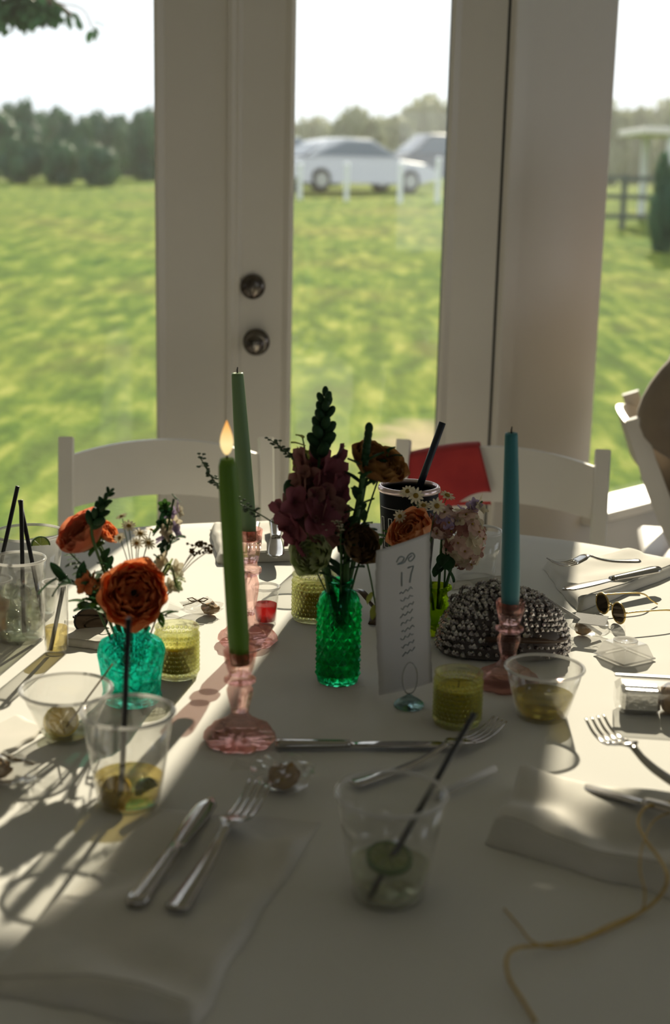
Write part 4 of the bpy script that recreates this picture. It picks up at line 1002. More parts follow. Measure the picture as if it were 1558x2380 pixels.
def larkspur(label, base, tip, Y, m, seed, n=9, size=.010):
    rnd = random.Random(seed); t = thing('larkspur', label, 'flower', base); a = PY(*tip[0], Y); b = PY(*tip[1], Y)
    sp = spline([base, (Vector(base) + a) / 2 + Vector((0, 0, .012)), a, b], 20); G().tube(sp, .0014, 6).build('stem', M['stem'], t)
    for i in range(n):
        f = i / (n - 1); p = a.lerp(b, f) + Vector((rnd.uniform(-1, 1), rnd.uniform(-1, 1), rnd.uniform(-.4, .4))) * .010; d = Vector((rnd.uniform(-1, 1), rnd.uniform(-1, .2), rnd.uniform(.1, .8)))
        g = G(); s = size * (1.1 - .5 * f)
        for k in range(5): g.petal(s, s * .75, .35, .1, .15, frame(p, d, k * 1.257), 2, 3, .5)
        g.build('floret', m[i % len(m)], t)
    return t
larkspur('white and lilac larkspur standing at right in the turquoise vase', NB1 + Vector((.008, .006, 0)), ((382, 1262), (404, 1160)), Y1 + .03, [M['lilac'], M['leaf_dark'], M['cream'], M['leaf']], 17, 14, .013)
larkspur('pale cream florets hanging right of the big orange ranunculus', NB1 + Vector((.01, 0, .02)), ((392, 1310), (412, 1375)), Y1 + .0, [M['cream'], M['pale_green']], 18, 7, .014)
foliage_sprig('leafy_sprig', 'dark round leaves under the white larkspur', NB1 + Vector((.008, .004, .01)), PY(404, 1245, Y1 + .02), 9, .019, .011, M['leaf_dark'], 19, .02)
larkspur('small rust-coloured florets between the coral and orange ranunculus', NB1 + Vector((-.006, 0, .02)), ((222, 1380), (208, 1335)), Y1 - .01, [M['bronze'], M['umber'], M['orange']], 20, 7, .015)
def umbel(label, base, fork, heads, Y, seed):
    rnd = random.Random(seed); t = thing('dried_umbel', label, 'flower', base); fk = PY(*fork, Y)
    G().tube(stemline(base, fk, .01, 10), .0010, 5).build('stem', M['dry_stem'], t)
    for (px, py) in heads:
        c = PY(px, py, Y); G().tube(stemline(fk, c, .003, 6), .0006, 5).build('stalk', M['dry_stem'], t); g = G()
        for i in range(11): 
            q = c + Vector((rnd.gauss(0, .0042), rnd.gauss(0, .0042), rnd.gauss(0, .0020))); g.tube([c - Vector((0, 0, .004)), q], .0003, 4); g.ell(q, .0018, 6, 4)
        g.build('seed_head', M['dry'], t)
umbel('dried brown umbel leaning far right out of the turquoise vase', NB1 + Vector((.012, .004, .01)), (412, 1345), [(450, 1285), (462, 1262), (476, 1270), (486, 1280)], Y1 + .02, 21)

# --- centre, emerald bottle
NB2 = vb2 + Vector((0, 0, vh2 * .55)); Y2 = vb2.y
def snapdragon(label, base, low, high, Y, n_open, n_bud, seed, ms, width=.05):
    rnd = random.Random(seed); t = thing('snapdragon', label, 'flower', base); a, b = PY(*low, Y), PY(*high, Y)
    sp = spline([base, (Vector(base) * .6 + a * .4), a, b], 28); G().tube(sp, [.0036 - .0022 * i / len(sp) for i in range(len(sp))], 8).build('stem', M['stem'], t)
    u = (b - a).normalized(); s1 = u.orthogonal().normalized(); tot = n_open + n_bud
    for i in range(tot):
        f = i / (tot - 1); p = a.lerp(b, f ** .92); d = Matrix.Rotation(i * 2.4 + rnd.uniform(-.3, .3), 3, u) @ s1
        if i < n_open:
            k = 1 - .38 * (i / n_open); s = width * .60 * k; g = G(); T = frame(p + d * .013, d + u * .35 + Vector((0, 0, -.15)), rnd.uniform(-.3, .3))
            for q in range(3): g.petal(s * 1.0, s * .85, 1.05, -.35, .20, T @ Matrix.Rotation(PI + (q - 1) * .95, 4, 'Z'), 4, 5, .6, .002)
            for q in range(2): g.petal(s * 1.05, s * .8, 1.25, .2, .25, T @ Matrix.Rotation((q - .5) * 1.0, 4, 'Z'), 4, 5, .6, .002)
            g.build('floret', ms[i % len(ms)], t)
        else:
            k = 1 - (i - n_open) / max(1, n_bud); w_ = .0050 + .0052 * k
            G().ell((0, 0, w_), (w_ * .78, w_ * .78, w_ * 1.35), 8, 6, frame(p + d * .003, d * (.5 + .5 * k) + u)).build('bud', M['leaf_dark'], t)
snapdragon('tall maroon snapdragon with a dark green bud spike, in the emerald bottle', NB2, (732, 1228), (757, 920), Y2 + .005, 19, 19, 31, [M['maroon'], M['maroon'], M['mauve'], M['maroon'], M['mauve']], .062)
snapdragon('short maroon snapdragon leaning left out of the emerald bottle', NB2 + Vector((-.004, -.003, 0)), (738, 1238), (672, 1160), Y2 - .015, 8, 1, 33, [M['maroon'], M['maroon']], .054)
ranunculus(876, 1082, Y2 + .02, 150, (.40, -.35, .80), M['bronze'], NB2 + Vector((.005, .002, 0)), 'ruffled bronze ranunculus, high right in the emerald bottle', 34, 1.15, 9, centre=False)
ranunculus(832, 1268, Y2 - .012, 118, (.45, -.75, .45), M['umber'], NB2 + Vector((.005, -.002, .02)), 'shaded dark brown bloom low right over the emerald bottle neck', 35, .9, 7)
ranunculus(725, 1288, Y2 - .03, 116, (-.30, -.85, .30), M['pale_green'], NB2 + Vector((-.003, -.003, .02)), 'pale green-white bloom low left over the emerald bottle', 36, 1.05, 8, centre=M['leaf_yellow'])
def thick_stem(label, base, pts, Y, seed):
    t = thing('green_stalk', label, 'flower', base); P_ = [PY(px, py, Y) for px, py in pts]
    sp = spline([base] + P_, 30); G().tube(sp, [.0052 - .0020 * i / len(sp) for i in range(len(sp))], 8).build('stem', M['stem'], t)
    rnd = random.Random(seed)
    for i in range(14):
        k = int((.35 + .5 * i / 14) * (len(sp) - 1)); p = sp[k]; q = i * 2.4; g = G()
        leaf_on(g, p, Vector((math.cos(q), math.sin(q), .8)), .028, .013, rnd, -.3); g.build('leaf', M['leaf_dark'], t)
    g = G(); e = sp[-1]
    for i in range(7): g.ell(sp[-1 - i], (.0052, .0052, .0075), 8, 6)
    g.build('bud', M['leaf_dark'], t)
thick_stem('bare thick green stalk rising beside the bronze ranunculus', NB2 + Vector((.006, 0, 0)), [(808, 1280), (832, 1180), (846, 1090), (858, 995)], Y2 - .005, 37)
foliage_sprig('leafy_sprig', 'dense dark leaves above the neck of the emerald bottle', NB2 + Vector((0, -.004, .02)), PY(800, 1190, Y2 - .01), 14, .034, .014, M['leaf_dark'], 38, .0, start=.2)
foliage_sprig('leafy_sprig', 'dark leaves beside the brown bloom over the emerald bottle', NB2 + Vector((.004, .004, .02)), PY(848, 1205, Y2 + .01), 10, .028, .013, M['leaf_dark'], 39, .01, start=.25)
foliage_sprig('leafy_sprig', 'yellow-green leaves high left beside the snapdragon', NB2 + Vector((-.002, .004, .02)), PY(702, 1010, Y2 + .02), 9, .022, .010, M['leaf_yellow'], 40, .0, start=.6)
foliage_sprig('leafy_sprig', 'dark curled leaves at the top of the bronze ranunculus', NB2 + Vector((.006, .006, .02)), PY(905, 1045, Y2 + .035), 7, .020, .012, M['leaf_dark'], 41, .02, start=.7)
fine_sprig('wiry_sprig', 'wiry sprig of tiny pods arching far left across the sage candle', NB2 + Vector((-.005, -.002, .02)), [PY(700, 1265, Y2), PY(620, 1205, Y2 - .01), PY(548, 1165, Y2 - .01), PY(500, 1120, Y2 - .01), PY(464, 1062, Y2 - .01)], 90, .0026, M['leaf_grey'], 42)
fine_sprig('wiry_sprig', 'wiry sprig of tiny pods pointing up left beside the snapdragon', NB2 + Vector((-.004, .004, .02)), [PY(735, 1200, Y2 + .02), PY(705, 1100, Y2 + .02), PY(675, 1055, Y2 + .02), PY(628, 1022, Y2 + .02)], 70, .0026, M['leaf_grey'], 43)
fine_sprig('wiry_sprig', 'wiry sprig with cream pods in front of the emerald bottle neck', NB2 + Vector((.002, -.006, .02)), [PY(792, 1280, Y2 - .03), PY(788, 1215, Y2 - .03), PY(752, 1232, Y2 - .035)], 26, .0022, M['cream'], 44)
foliage_sprig('leafy_sprig', 'thin trailing stem with a yellow leaf right of the emerald bottle', NB2 + Vector((.008, 0, .02)), PY(880, 1440, Y2 + .01), 5, .026, .011, M['leaf_yellow'], 45, .075, start=.8)

# --- right, lime vase behind the card
NB3 = vb3 + Vector((0, 0, h3 * .5)); Y3 = vb3.y
ranunculus(960, 1242, Y3 - .06, 140, (-.45, -.40, .55), M['peach'], NB3 + Vector((-.004, -.004, 0)), 'peach ranunculus lying over the top of the table card', 51, .95, 8, centre=False)
daisy_spray('spray of small cream daisies in front of the black tumbler', NB3 + Vector((-.003, 0, 0)), [(948, 1142, Y3 - .03, 34, (-.2, -.6, .7)), (967, 1152, Y3 - .04, 36, (.1, -.9, .3)), (985, 1175, Y3 - .03, 36, (0, -.4, .9)), (1016, 1176, Y3 - .04, 38, (.1, -.8, .5)), (1040, 1152, Y3 - .02, 38, (.3, -.3, .9)), (930, 1200, Y3 - .05, 30, (-.4, -.8, .3))], M['cream'], 52)
def cluster(label, base, cx, cyy, rx, ry, Y, n, size, ms, seed):
    rnd = random.Random(seed); t = thing('phlox', label, 'flower', base); c = PY(cx, cyy, Y); pm = PPM(c)
    G().tube(stemline(base, c, .01, 12), .002, 6).build('stem', M['stem'], t)
    for i in range(n):
        a = i * 2.39996; zz = 1 - 2 * (i + .5) / n; rr = math.sqrt(1 - zz * zz)
        d = Vector((rr * math.cos(a), rr * math.sin(a), zz)); p = c + Vector((d.x * rx / pm, d.y * rx / pm, d.z * ry / pm))
        if rnd.random() < .06: continue
        g = G(); s = size * rnd.uniform(.8, 1.15)
        for k in range(5): g.petal(s, s * .82, .15, -.15, .10, frame(p, d + Vector((rnd.gauss(0, .25), rnd.gauss(0, .25), rnd.gauss(0, .25))), k * 1.257 + i), 2, 3, .62)
        fl = g.build('floret', ms[i % len(ms)], t)
        if i % 2 == 0: G().ell(p + d * .002, .0017, 6, 4).build('centre', M['centre'], fl)
cluster('blush phlox cluster drooping right of the table card', NB3 + Vector((.004, 0, 0)), 1078, 1252, 46, 66, Y3 - .01, 58, .012, [M['blush'], M['cream'], M['blush'], M['mauve'], M['blush'], M['cream']], 53)
cluster('small mauve and lilac phlox cluster beside the peach ranunculus', NB3 + Vector((.002, .003, 0)), 1030, 1215, 26, 34, Y3 - .02, 26, .011, [M['mauve'], M['lilac'], M['blush']], 54)
larkspur('lilac star florets at the top right of the blush phlox', NB3 + Vector((.006, 0, 0)), ((1095, 1195), (1122, 1165)), Y3 - .0, [M['lilac'], M['cream']], 55, 6, .015)
foliage_sprig('leafy_sprig', 'dark round leaf hanging under the blush phlox', NB3 + Vector((.01, 0, .02)), PY(1036, 1322, Y3 - .03), 5, .024, .020, M['leaf_dark'], 56, .05, start=.75)
foliage_sprig('leafy_sprig', 'dark leaves behind the left edge of the table card', NB3 + Vector((-.01, 0, .01)), PY(886, 1252, Y3 - .04), 8, .022, .012, M['leaf'], 57, .04, start=.35)

# ================================================================== CUPS
def cup(base, rim, rt, rb, label, group='clear plastic cups', fill=None, fm=None, ice=0, seed=0, name='plastic_cup', lean=None):
    b = PT(*base); h = HZ(b, rim[1]) - TZ; pm = PPM(b + Vector((0, 0, h))); r1 = rt / pm; r0 = rb / PPM(b)
    t = thing(name, label, 'cup', b, 0, group); w_ = .0009
    def rad(f): return r0 + (r1 - r0) * f
    G().lathe([(0, .003), (r0 * .80, .003), (r0 * .90, 0), (r0 * .97, 0), (r0, .003), (rad(.5), h * .5), (rad(.985), h * .985), (rad(.985) - w_, h * .985), (rad(.5) - w_, h * .5), (r0 - w_, .004), (0, .004)], 56).build('wall', M['cup'], t, True, False)
    T = Matrix.Identity(4); g = G(); q = .0021; prof = [(r1 + q * math.cos(a), h - q + q * math.sin(a)) for a in [2 * PI * i / 8 for i in range(9)]]
    vs = []; fs = []
    for i in range(64):
        a = 2 * PI * i / 64
        for (r, z) in prof[:-1]: vs.append((r * math.cos(a), r * math.sin(a), z))
    for i in range(64):
        for k in range(8): fs.append((i * 8 + k, ((i + 1) % 64) * 8 + k, ((i + 1) % 64) * 8 + (k + 1) % 8, i * 8 + (k + 1) % 8))
    g.add(vs, fs).build('rim', M['rim'], t, True, False)
    if fill:
        fz = h * fill; ri = rad(fill) - w_ * 1.6
        G().lathe([(0, .0048), (r0 - w_ * 2.2, .0048), (ri, fz), (0, fz)], 40).build('drink', fm, t, True, False)
    rnd = random.Random(seed)
    for i in range(ice):
        T = Matrix.Translation((rnd.uniform(-.5, .5) * r0, rnd.uniform(-.5, .5) * r0, .018 + rnd.uniform(0, h * .45))) @ Matrix.Rotation(rnd.uniform(0, 3), 4, (rnd.random(), rnd.random(), rnd.random()))
        G().cbox((-.011, -.010, -.009), (.011, .010, .009), .003, T).build('ice_cube', M['ice'], t, True, False)
    return b, h, r1, r0
def straw(a, b, label, r=.0029, m=None):
    a, b = Vector(a), Vector(b); t = tag(G().tube([Vector((0, 0, 0)), (b - a) * .5, b - a], r, 12).build('drinking_straw', m or M['straw'], None, True, False), label, 'straw', 'drinking straws'); t.location = a; return t
def citrus(c, face, r, peel, flesh, label, cat, name, th=.005, ang=2 * PI):
    t = thing(name, label, cat, c); T = Matrix.Rotation(0, 4, 'Z') @ rot_to(face).to_4x4(); n = 28; full = ang > 6
    def sector(ri, ro, z0, z1):
        g = G(); vs = []; k = n if full else n + 1
        for i in range(k):
            a = ang * i / n
            for (r_, z) in ((ri, z0), (ro, z0), (ro, z1), (ri, z1)): vs.append((r_ * math.cos(a), r_ * math.sin(a), z))
        fs = []
        for i in range(n):
            j = (i + 1) % k
            for q in range(4): fs.append((i * 4 + q, j * 4 + q, j * 4 + (q + 1) % 4, i * 4 + (q + 1) % 4))
        if not full: fs += [(0, 1, 2, 3), (n * 4 + 3, n * 4 + 2, n * 4 + 1, n * 4)]
        return g.add(vs, fs, T)
    sector(r * .86, r, -th / 2, th / 2).build('peel', peel, t, False, False)
    for i in range(8 if full else 4):
        a0 = ang * i / (8 if full else 4) + .05; a1 = ang * (i + 1) / (8 if full else 4) - .05; vs = []
        for z in (-th * .46, th * .46): vs += [(.06 * r * math.cos((a0 + a1) / 2), .06 * r * math.sin((a0 + a1) / 2), z)] + [(r * .84 * math.cos(a0 + (a1 - a0) * q / 4), r * .84 * math.sin(a0 + (a1 - a0) * q / 4), z) for q in range(5)]
        fs = [(0, 1, 2, 3, 4, 5)[::-1], (6, 7, 8, 9, 10, 11)] + [(q, (q + 1) % 6, 6 + (q + 1) % 6, 6 + q) for q in range(6)]
        G().add(vs, fs, T).build('segment', flesh, t, False, False)
    return t

# front centre
b, h, r1, r0 = cup((903, 2078), (905, 1840), 127, 86, 'clear plastic cup nearest the camera, with a lime slice and black straw', fill=.30, fm=M['limeade'])
citrus(b + Vector((0, .004, h * .30 + .003)), (.05, -.25, 1), r0 * .62, M['lime_peel'], M['lime_flesh'], 'lime slice floating in the cup nearest the camera', 'lime', 'lime_slice', .006)
straw(b + Vector((-.018, -.020, .006)), PY(1103, 1658, b.y + .10), 'long black straw leaning right out of the cup nearest the camera', .0030)
# left front
b, h, r1, r0 = cup((300, 1862), (296, 1650), 107, 74, 'clear plastic cup with lemon drink in front of the turquoise vase', fill=.28, fm=M['lemonade'])
citrus(b + Vector((-.012, -.010, .014)), (-.35, -.8, .6), r0 * .52, M['lemon_peel'], M['lemon_flesh'], 'lemon slice in the cup in front of the turquoise vase', 'lemon', 'lemon_slice', .006)
citrus(b + Vector((.020, -.012, .017)), (.75, -.45, .35), r0 * .42, M['lime_peel'], M['lime_flesh'], 'dark lime wedge in the cup in front of the turquoise vase', 'lime', 'lime_wedge', .008, PI)
straw(b + Vector((-.006, -.014, .006)), PY(299, 1437, b.y - .02), 'upright black straw in front of the big orange ranunculus')
# left back squat
b, h, r1, r0 = cup((157, 1712), (161, 1598), 106, 55, 'low clear plastic cup with a skewered lemon wedge at left', fill=.12, fm=M['limeade'])
citrus(b + Vector((-.006, -.004, .020)), (.4, -.75, .5), .019, M['lemon_peel'], M['lemon_flesh'], 'lemon wedge on a pick in the low cup at left', 'lemon', 'lemon_wedge', .012)
tag(G().tube([b + Vector((-.002, -.012, .012)), PY(262, 1543, b.y + .03)], .0010, 6).build('cocktail_pick', M['brown_twine']), 'thin wooden pick leaning from the low cup towards the turquoise vase', 'pick')
# right
b, h, r1, r0 = cup((1260, 1662), (1271, 1548), 91, 60, 'clear plastic cup with a little yellow drink right of the pink candleholder', fill=.42, fm=M['olive_drink'])
# left tall ones
b, h, r1, r0 = cup((72, 1425), (82, 1236), 80, 56, 'tall clear plastic cup at the left edge, farther one with a wide rim', fill=.30, fm=M['limeade'], ice=3, seed=3)
bA = b

b, h, r1, r0 = cup((48, 1482), (64, 1296), 62, 56, 'tall clear plastic cup at the left edge, nearer one full of ice', fill=.55, fm=M['limeade'], ice=6, seed=5)
bB = b
straw(bB + Vector((.006, -.006, .010)), PY(49, 1162, bB.y + .01), 'upright black straw in the icy cup at left')
straw(bB + Vector((.030, .012, .020)), PY(46, 1162, bB.y + .025), 'black straw leaning left in the icy cup at left')
citrus(PY(94, 1268, bB.y + .03), (.3, -.9, .2), .013, M['lime_peel'], M['lime_flesh'], 'dark lime wedge on the rim of the icy cup at left', 'lime', 'lime_wedge', .010, PI)
b, h, r1, r0 = cup((132, 1515), (138, 1352), 30, 27, 'narrow clear plastic cup with yellow drink left of the turquoise vase', fill=.36, fm=M['lemonade'])
straw(b + Vector((-.006, -.010, .006)), PY(153, 1336, b.y + .01), 'black straw in the narrow yellow drink left of the turquoise vase')
bC = cup((-16, 1468), (-14, 1345), 46, 38, 'plastic cup of amber drink cut off by the left edge', fill=.62, fm=M['amber'])[0]
straw(bC + Vector((-.008, 0, .008)), PY(41, 1130, bC.y + .015), 'black straw slanting right at the far left edge, in the amber drink')
# small ones at the back
cup((617, 1448), (622, 1362), 31, 26, 'small clear cup of red drink behind the green candle', fill=.52, fm=M['red_drink'])
cup((722, 1332), (716, 1222), 57, 42, 'clear plastic cup behind the maroon snapdragon')
cup((1105, 1352), (1110, 1232), 58, 44, 'clear plastic cup behind the blush phlox')

# black tumbler
b = PT(944, 1352); h = HZ(b, 1128) - TZ; r1 = 70 / PPM(b + Vector((0, 0, h))); r0 = r1 * .80
t = thing('tumbler', 'black printed tumbler with a pale lid rim behind the flowers', 'cup', b)
G().lathe([(0, .001), (r0 * .93, .001), (r0, .005), (r0 + (r1 - r0) * .94, h * .935), (r1 * .97, h * .94), (r1 * .97, h * .955), (r1 * .90, h * .96), (r1 * .90, h * .90), (0, h * .90)], 48).build('body', M['tumbler'], t, True, False)
G().lathe([(r1 * .97, h * .945), (r1 * 1.03, h * .945), (r1 * 1.05, h * .965), (r1 * 1.03, h * .985), (r1 * 1.0, h), (r1 * .93, h), (r1 * .90, h * .98), (r1 * .90, h * .962), (r1 * .97, h * .945)], 48).build('lid_rim', M['lid'], t, True, False)
def stroke(g, pts, r, T): g.tube([T @ Vector(p) for p in pts], r, 5)
def on_tumbler(u, v):    # u = arc along the front (radians from the side towards the camera), v = height
    f = v / h; rr = (r0 + (r1 - r0) * f) + .0004; a = -PI / 2 + u; return Vector((rr * math.cos(a), rr * math.sin(a), v))
g = G()
def outline(pl, g=g, r=.0007): 
    out = []
    for (p, q) in zip(pl[:-1], pl[1:]):
        for k in range(5): out.append(on_tumbler(p[0] + (q[0] - p[0]) * k / 5, p[1] + (q[1] - p[1]) * k / 5))
    out.append(on_tumbler(*pl[-1])); g.tube(out, r, 5)
zt, zb = h * .70, h * .28
outline([(-1.22, zt), (-1.22, zb + .012), (-1.12, zb), (-.76, zb), (-.66, zb + .012), (-.66, zt), (-.80, zt), (-.80, zb + .018), (-1.05, zb + .018), (-1.05, zt), (-1.22, zt)])
outline([(-.48, zt), (-.48, zb), (-.10, zb), (.04, zb + .014), (.04, zb + .032), (-.10, zb + .044), (-.34, zb + .044), (-.34, zt), (-.48, zt)])
outline([(-.34, zb + .014), (-.14, zb + .014), (-.09, zb + .022), (-.14, zb + .031), (-.34, zb + .031), (-.34, zb + .014)])
outline([(-1.25, h * .80), (-.1, h * .80), (.8, h * .80)], r=.0005)
g.build('lettering', M['print'], t, True, False)
straw(b + Vector((.012, .0, h * .905)), PY(1029, 982, b.y + .02), 'thick dark straw standing in the black tumbler', .0055, M['navy_straw'])

# ================================================================== TABLE CARD
cb = PT(950, 1636); yaw = R(36)
t = thing('table_card', 'tall pale table number card with torn edges and handwriting', 'table card', cb + Vector((0, .012, .012)))
CT = Matrix.Translation(cb + Vector((0, .012, 0))) @ Matrix.Rotation(yaw, 4, 'Z') @ Matrix.Rotation(R(-4), 4, 'X')
cl = PPM(cb); cw = 128 / cl / math.cos(yaw); cz0 = .014; cz1 = HZ(cb + Vector((0, .02, 0)), 1262) - TZ
rnd = random.Random(7); nu, nv = 10, 40
def cardp(u, v, off):
    x = (u - .5) * cw; e = .0016 * mnoise.noise(Vector((v * 30, u * 3, 2))) 
    if u in (0, 1): x += e + .0012 * mnoise.noise(Vector((v * 90, u, 5)))
    z = cz0 + v * (cz1 - cz0) + v * v * (u - .5) * .012 + (.0015 * mnoise.noise(Vector((u * 20, v * 3, 9))) if v in (0, 1) else 0)
    return Vector((x, off + .004 * math.sin(v * 2.6) + .003 * (u - .5) ** 2 * 4, z))
g = G()
for off in (0, .0012): g.grid(lambda u, v: cardp(u, v, off), nu, nv)
A = (nu + 1) * (nv + 1)
for e in ([i for i in range(nu + 1)], [nv * (nu + 1) + i for i in range(nu + 1)], [j * (nu + 1) for j in range(nv + 1)], [j * (nu + 1) + nu for j in range(nv + 1)]):
    for i in range(len(e) - 1): g.f.append((e[i], e[i + 1], e[i + 1] + A, e[i] + A))
g.v = [CT @ q for q in g.v]; g.build('sheet', M['paper'], t)
g = G(); H_ = cz1 - cz0
def ink(pts, r=.0007): g.tube([CT @ Vector((x * cw, .004 * math.sin(v * 2.6) + .003 * x * x * 4 - .0003, cz0 + v * H_)) for x, v in pts], r, 5, None, 1)
sm = lambda pts, n=20: [(q.x, q.y) for q in spline([Vector((a, b_, 0)) for a, b_ in pts], n)]
ink(sm([(-.16, .872), (-.10, .905), (-.02, .895), (-.06, .868), (-.14, .858), (-.02, .862), (.06, .905), (.14, .915), (.18, .888), (.10, .862), (.06, .882), (.13, .900)], 40), .0007)
ink([(-.06, .800), (-.06, .705)], .0009)                                 # 1
ink([(.05, .822), (.16, .828), (.115, .775), (.09, .718)], .0009)         # 7
for k in range(9):
    v0 = .655 - k * .052; x0 = -.10 + .012 * (k % 3); n = 9
    ink([(x0 + .030 * i, v0 + .0035 * i + .010 * math.sin(i * 2.1 + k * 1.3)) for i in range(n)], .00055)
g.build('handwriting', M['ink'], t)
t = thing('card_holder', 'small domed glass card holder with a wire loop', 'card holder', cb + Vector((0, -.008, 0)))
G().lathe([(0, 0), (.017, 0), (.0185, .002), (.0175, .005), (.012, .009), (.006, .0125), (.003, .015), (0, .0155)], 28).build('base', M['holder_glass'], t, True, False)
lp = [Vector((.0085 * math.cos(a) * math.sin(a * .5 + .0), .0, .034 - .018 * math.cos(a))) for a in [2 * PI * i / 24 for i in range(25)]]
G().tube([(0, 0, .014)] + [(0.009 * math.sin(2 * PI * i / 24), .001 * math.cos(i), .036 - .020 * math.cos(2 * PI * i / 24)) for i in range(25)], .0008, 6).build('wire_loop', M['wire'], t, True, False)

# ================================================================== BEADED BAG
pb = PT(1168, 1512); pw = 150 / PPM(pb); ph = HZ(pb, 1372) - TZ
t = thing('beaded_bag', 'silver beaded clutch bag lying behind the teal candle', 'bag', pb)
def bagp(a, e):     # superellipsoid dome
    ce, se = math.cos(e), math.sin(e); sg = lambda x, k: math.copysign(abs(x) ** k, x)
    x = pw * sg(ce, .7) * sg(math.cos(a), .75); y = pw * .55 * sg(ce, .7) * sg(math.sin(a), .75); z = ph * .96 * max(0, se) ** .85
    z *= 1 - .16 * (x / pw) ** 2
    return Vector((x, y, z + .003))
g = G(); g.grid(lambda u, v: bagp(u * 2 * PI, v * PI / 2 * .999), 40, 12); g.lathe([(0, .002), (pw * .5, .002)], 20); g.build('body', M['purse'], t, True, False)
rnd = random.Random(21); g = G(); placed = 0
ICO = [(0, 0, 1)] + [(.894 * math.cos(i * 1.2566), .894 * math.sin(i * 1.2566), .447) for i in range(5)] + [(.894 * math.cos(i * 1.2566 + .628), .894 * math.sin(i * 1.2566 + .628), -.447) for i in range(5)] + [(0, 0, -1)]
ICF = [(0, 1 + i, 1 + (i + 1) % 5) for i in range(5)] + [(1 + i, 6 + i, 1 + (i + 1) % 5) for i in range(5)] + [(1 + (i + 1) % 5, 6 + i, 6 + (i + 1) % 5) for i in range(5)] + [(11, 6 + (i + 1) % 5, 6 + i) for i in range(5)]
def bead(g, p, r): g.add([(p.x + r * x, p.y + r * y, p.z + r * z) for x, y, z in ICO], ICF)
for j in range(15):
    e = (j + .4) / 15 * PI / 2; n = max(4, int(62 * math.cos(e) ** .8))
    for i in range(n):
        p = bagp(2 * PI * (i + rnd.uniform(-.3, .3)) / n, e + rnd.uniform(-.02, .02)); bead(g, p * (1 + rnd.uniform(0, .02)) + Vector((0, 0, .001)), rnd.uniform(.0036, .0050))
g.build('beads', M['bead'], t, False, False)['kind'] = 'stuff'
for k, (px, py) in enumerate(((1085, 1372), (1122, 1362), (1150, 1356), (1060, 1392))):     # loose bead loops along the top
    c = PY(px, py, pb.y - .002) - pb; g = G()
    for i in range(12): a = 2 * PI * i / 12; bead(g, c + Vector((.008 * math.cos(a), .004 * math.sin(a), .007 * math.sin(a) - .003)), .0032)
    g.build('bead_loop', M['bead'], t, False, False)
g = G(); g.tube([bagp(-PI / 2 + q, .30) + Vector((0, -.004, 0)) for q in [(-.25 + .11 * i) for i in range(14)]], .0042, 8); g.build('clasp_frame', M['strap'], t, True, False)
g = G(); g.ell((pw * .52, -pw * .40, ph * .36), (pw * .30, pw * .16, ph * .17), 16, 10); g.build('opening', M['purse'], t, True, False)['label'] = 'dark opening'

# ================================================================== NAPKINS
def napkin(corners, th, label, seed, folds=3, amp=.4, name='napkin', m=None, group='linen napkins', cat='napkin', nu=34, nv=26):
    C = [PT(*c) for c in corners]; ctr = sum(C, Vector()) / 4; g = G()      # corners in order round the edge
    ax = (C[1] - C[0]).length
    def top(u, v):
        p = (C[0] * (1 - u) + C[1] * u) * (1 - v) + (C[3] * (1 - u) + C[2] * u) * v
        ed = min(u, 1 - u, v, 1 - v); fe = min(1, ed / .035) ** .5
        q = Vector((p.x * 9 + seed, p.y * 9, seed)); wv = mnoise.noise(q) * .6 + mnoise.noise(q * 2.3) * .35 + .35 * math.sin(v * folds * PI + mnoise.noise(q) * 2)
        p.x += .006 * mnoise.noise(Vector((v * 5, u * 5, seed))) * (1 - ed * 2); p.y += .006 * mnoise.noise(Vector((u * 5, v * 5, seed + 9))) * (1 - ed * 2)
        p.z = TZ + .0012 + th * fe * (.72 + amp * wv * .5); return p
    g.grid(top, nu, nv); n0 = len(g.v)
    ring = [i for i in range(nu + 1)] + [j * (nu + 1) + nu for j in range(1, nv + 1)] + [nv * (nu + 1) + i for i in range(nu - 1, -1, -1)] + [j * (nu + 1) for j in range(nv - 1, 0, -1)]
    low = []
    for i in ring: q = g.v[i].copy(); q.z = TZ + .0008; low.append(len(g.v)); g.v.append(q)
    for i in range(len(ring)): k = (i + 1) % len(ring); g.f.append((ring[i], low[i], low[k], ring[k]))
    g.f.append(tuple(low))
    t = thing(name, label, cat, Vector((ctr.x, ctr.y, TZ)), 0, group)
    g.build('cloth', m or M['napkin'], t)
    h_ = [top(.06 + .88 * i / 20, .93) + Vector((0, 0, .0007)) for i in range(21)]
    G().tube(h_, .0007, 5).build('hem', m or M['napkin'], t)
    return top
n1 = napkin([(372, 1882), (746, 1912), (440, 2400), (-70, 2300)], .013, 'long folded linen napkin nearest the camera at left, under a knife and fork', 1, 4, 2.6)
n2 = napkin([(1200, 1832), (1660, 1905), (1660, 2120), (1128, 1962)], .030, 'crumpled linen napkin at the right edge, half in sunlight', 2, 3, 1.1)
n3 = napkin([(488, 1230), (690, 1226), (772, 1300), (508, 1312)], .020, 'folded napkin at the far edge of the table, behind the sage candle', 3, 6, .3)
n4 = napkin([(1040, 1282), (1172, 1272), (1186, 1352), (1050, 1372)], .010, 'folded napkin lying under the clear cup behind the blush phlox', 4, 5, .3)
n5 = napkin([(1262, 1322), (1470, 1292), (1600, 1325), (1342, 1424)], .018, 'sunlit folded napkin at the far right with a knife and fork on it', 5, 3, .5)
n6 = napkin([(150, 1452), (262, 1456), (250, 1512), (140, 1500)], .012, 'folded napkin in the sun behind the turquoise vase', 6, 6, .3)
n7 = napkin([(45, 1664), (112, 1696), (-30, 1782), (-110, 1738)], .004, 'thin flat folded napkin at the left edge, before the low cup', 8, 1, .1)

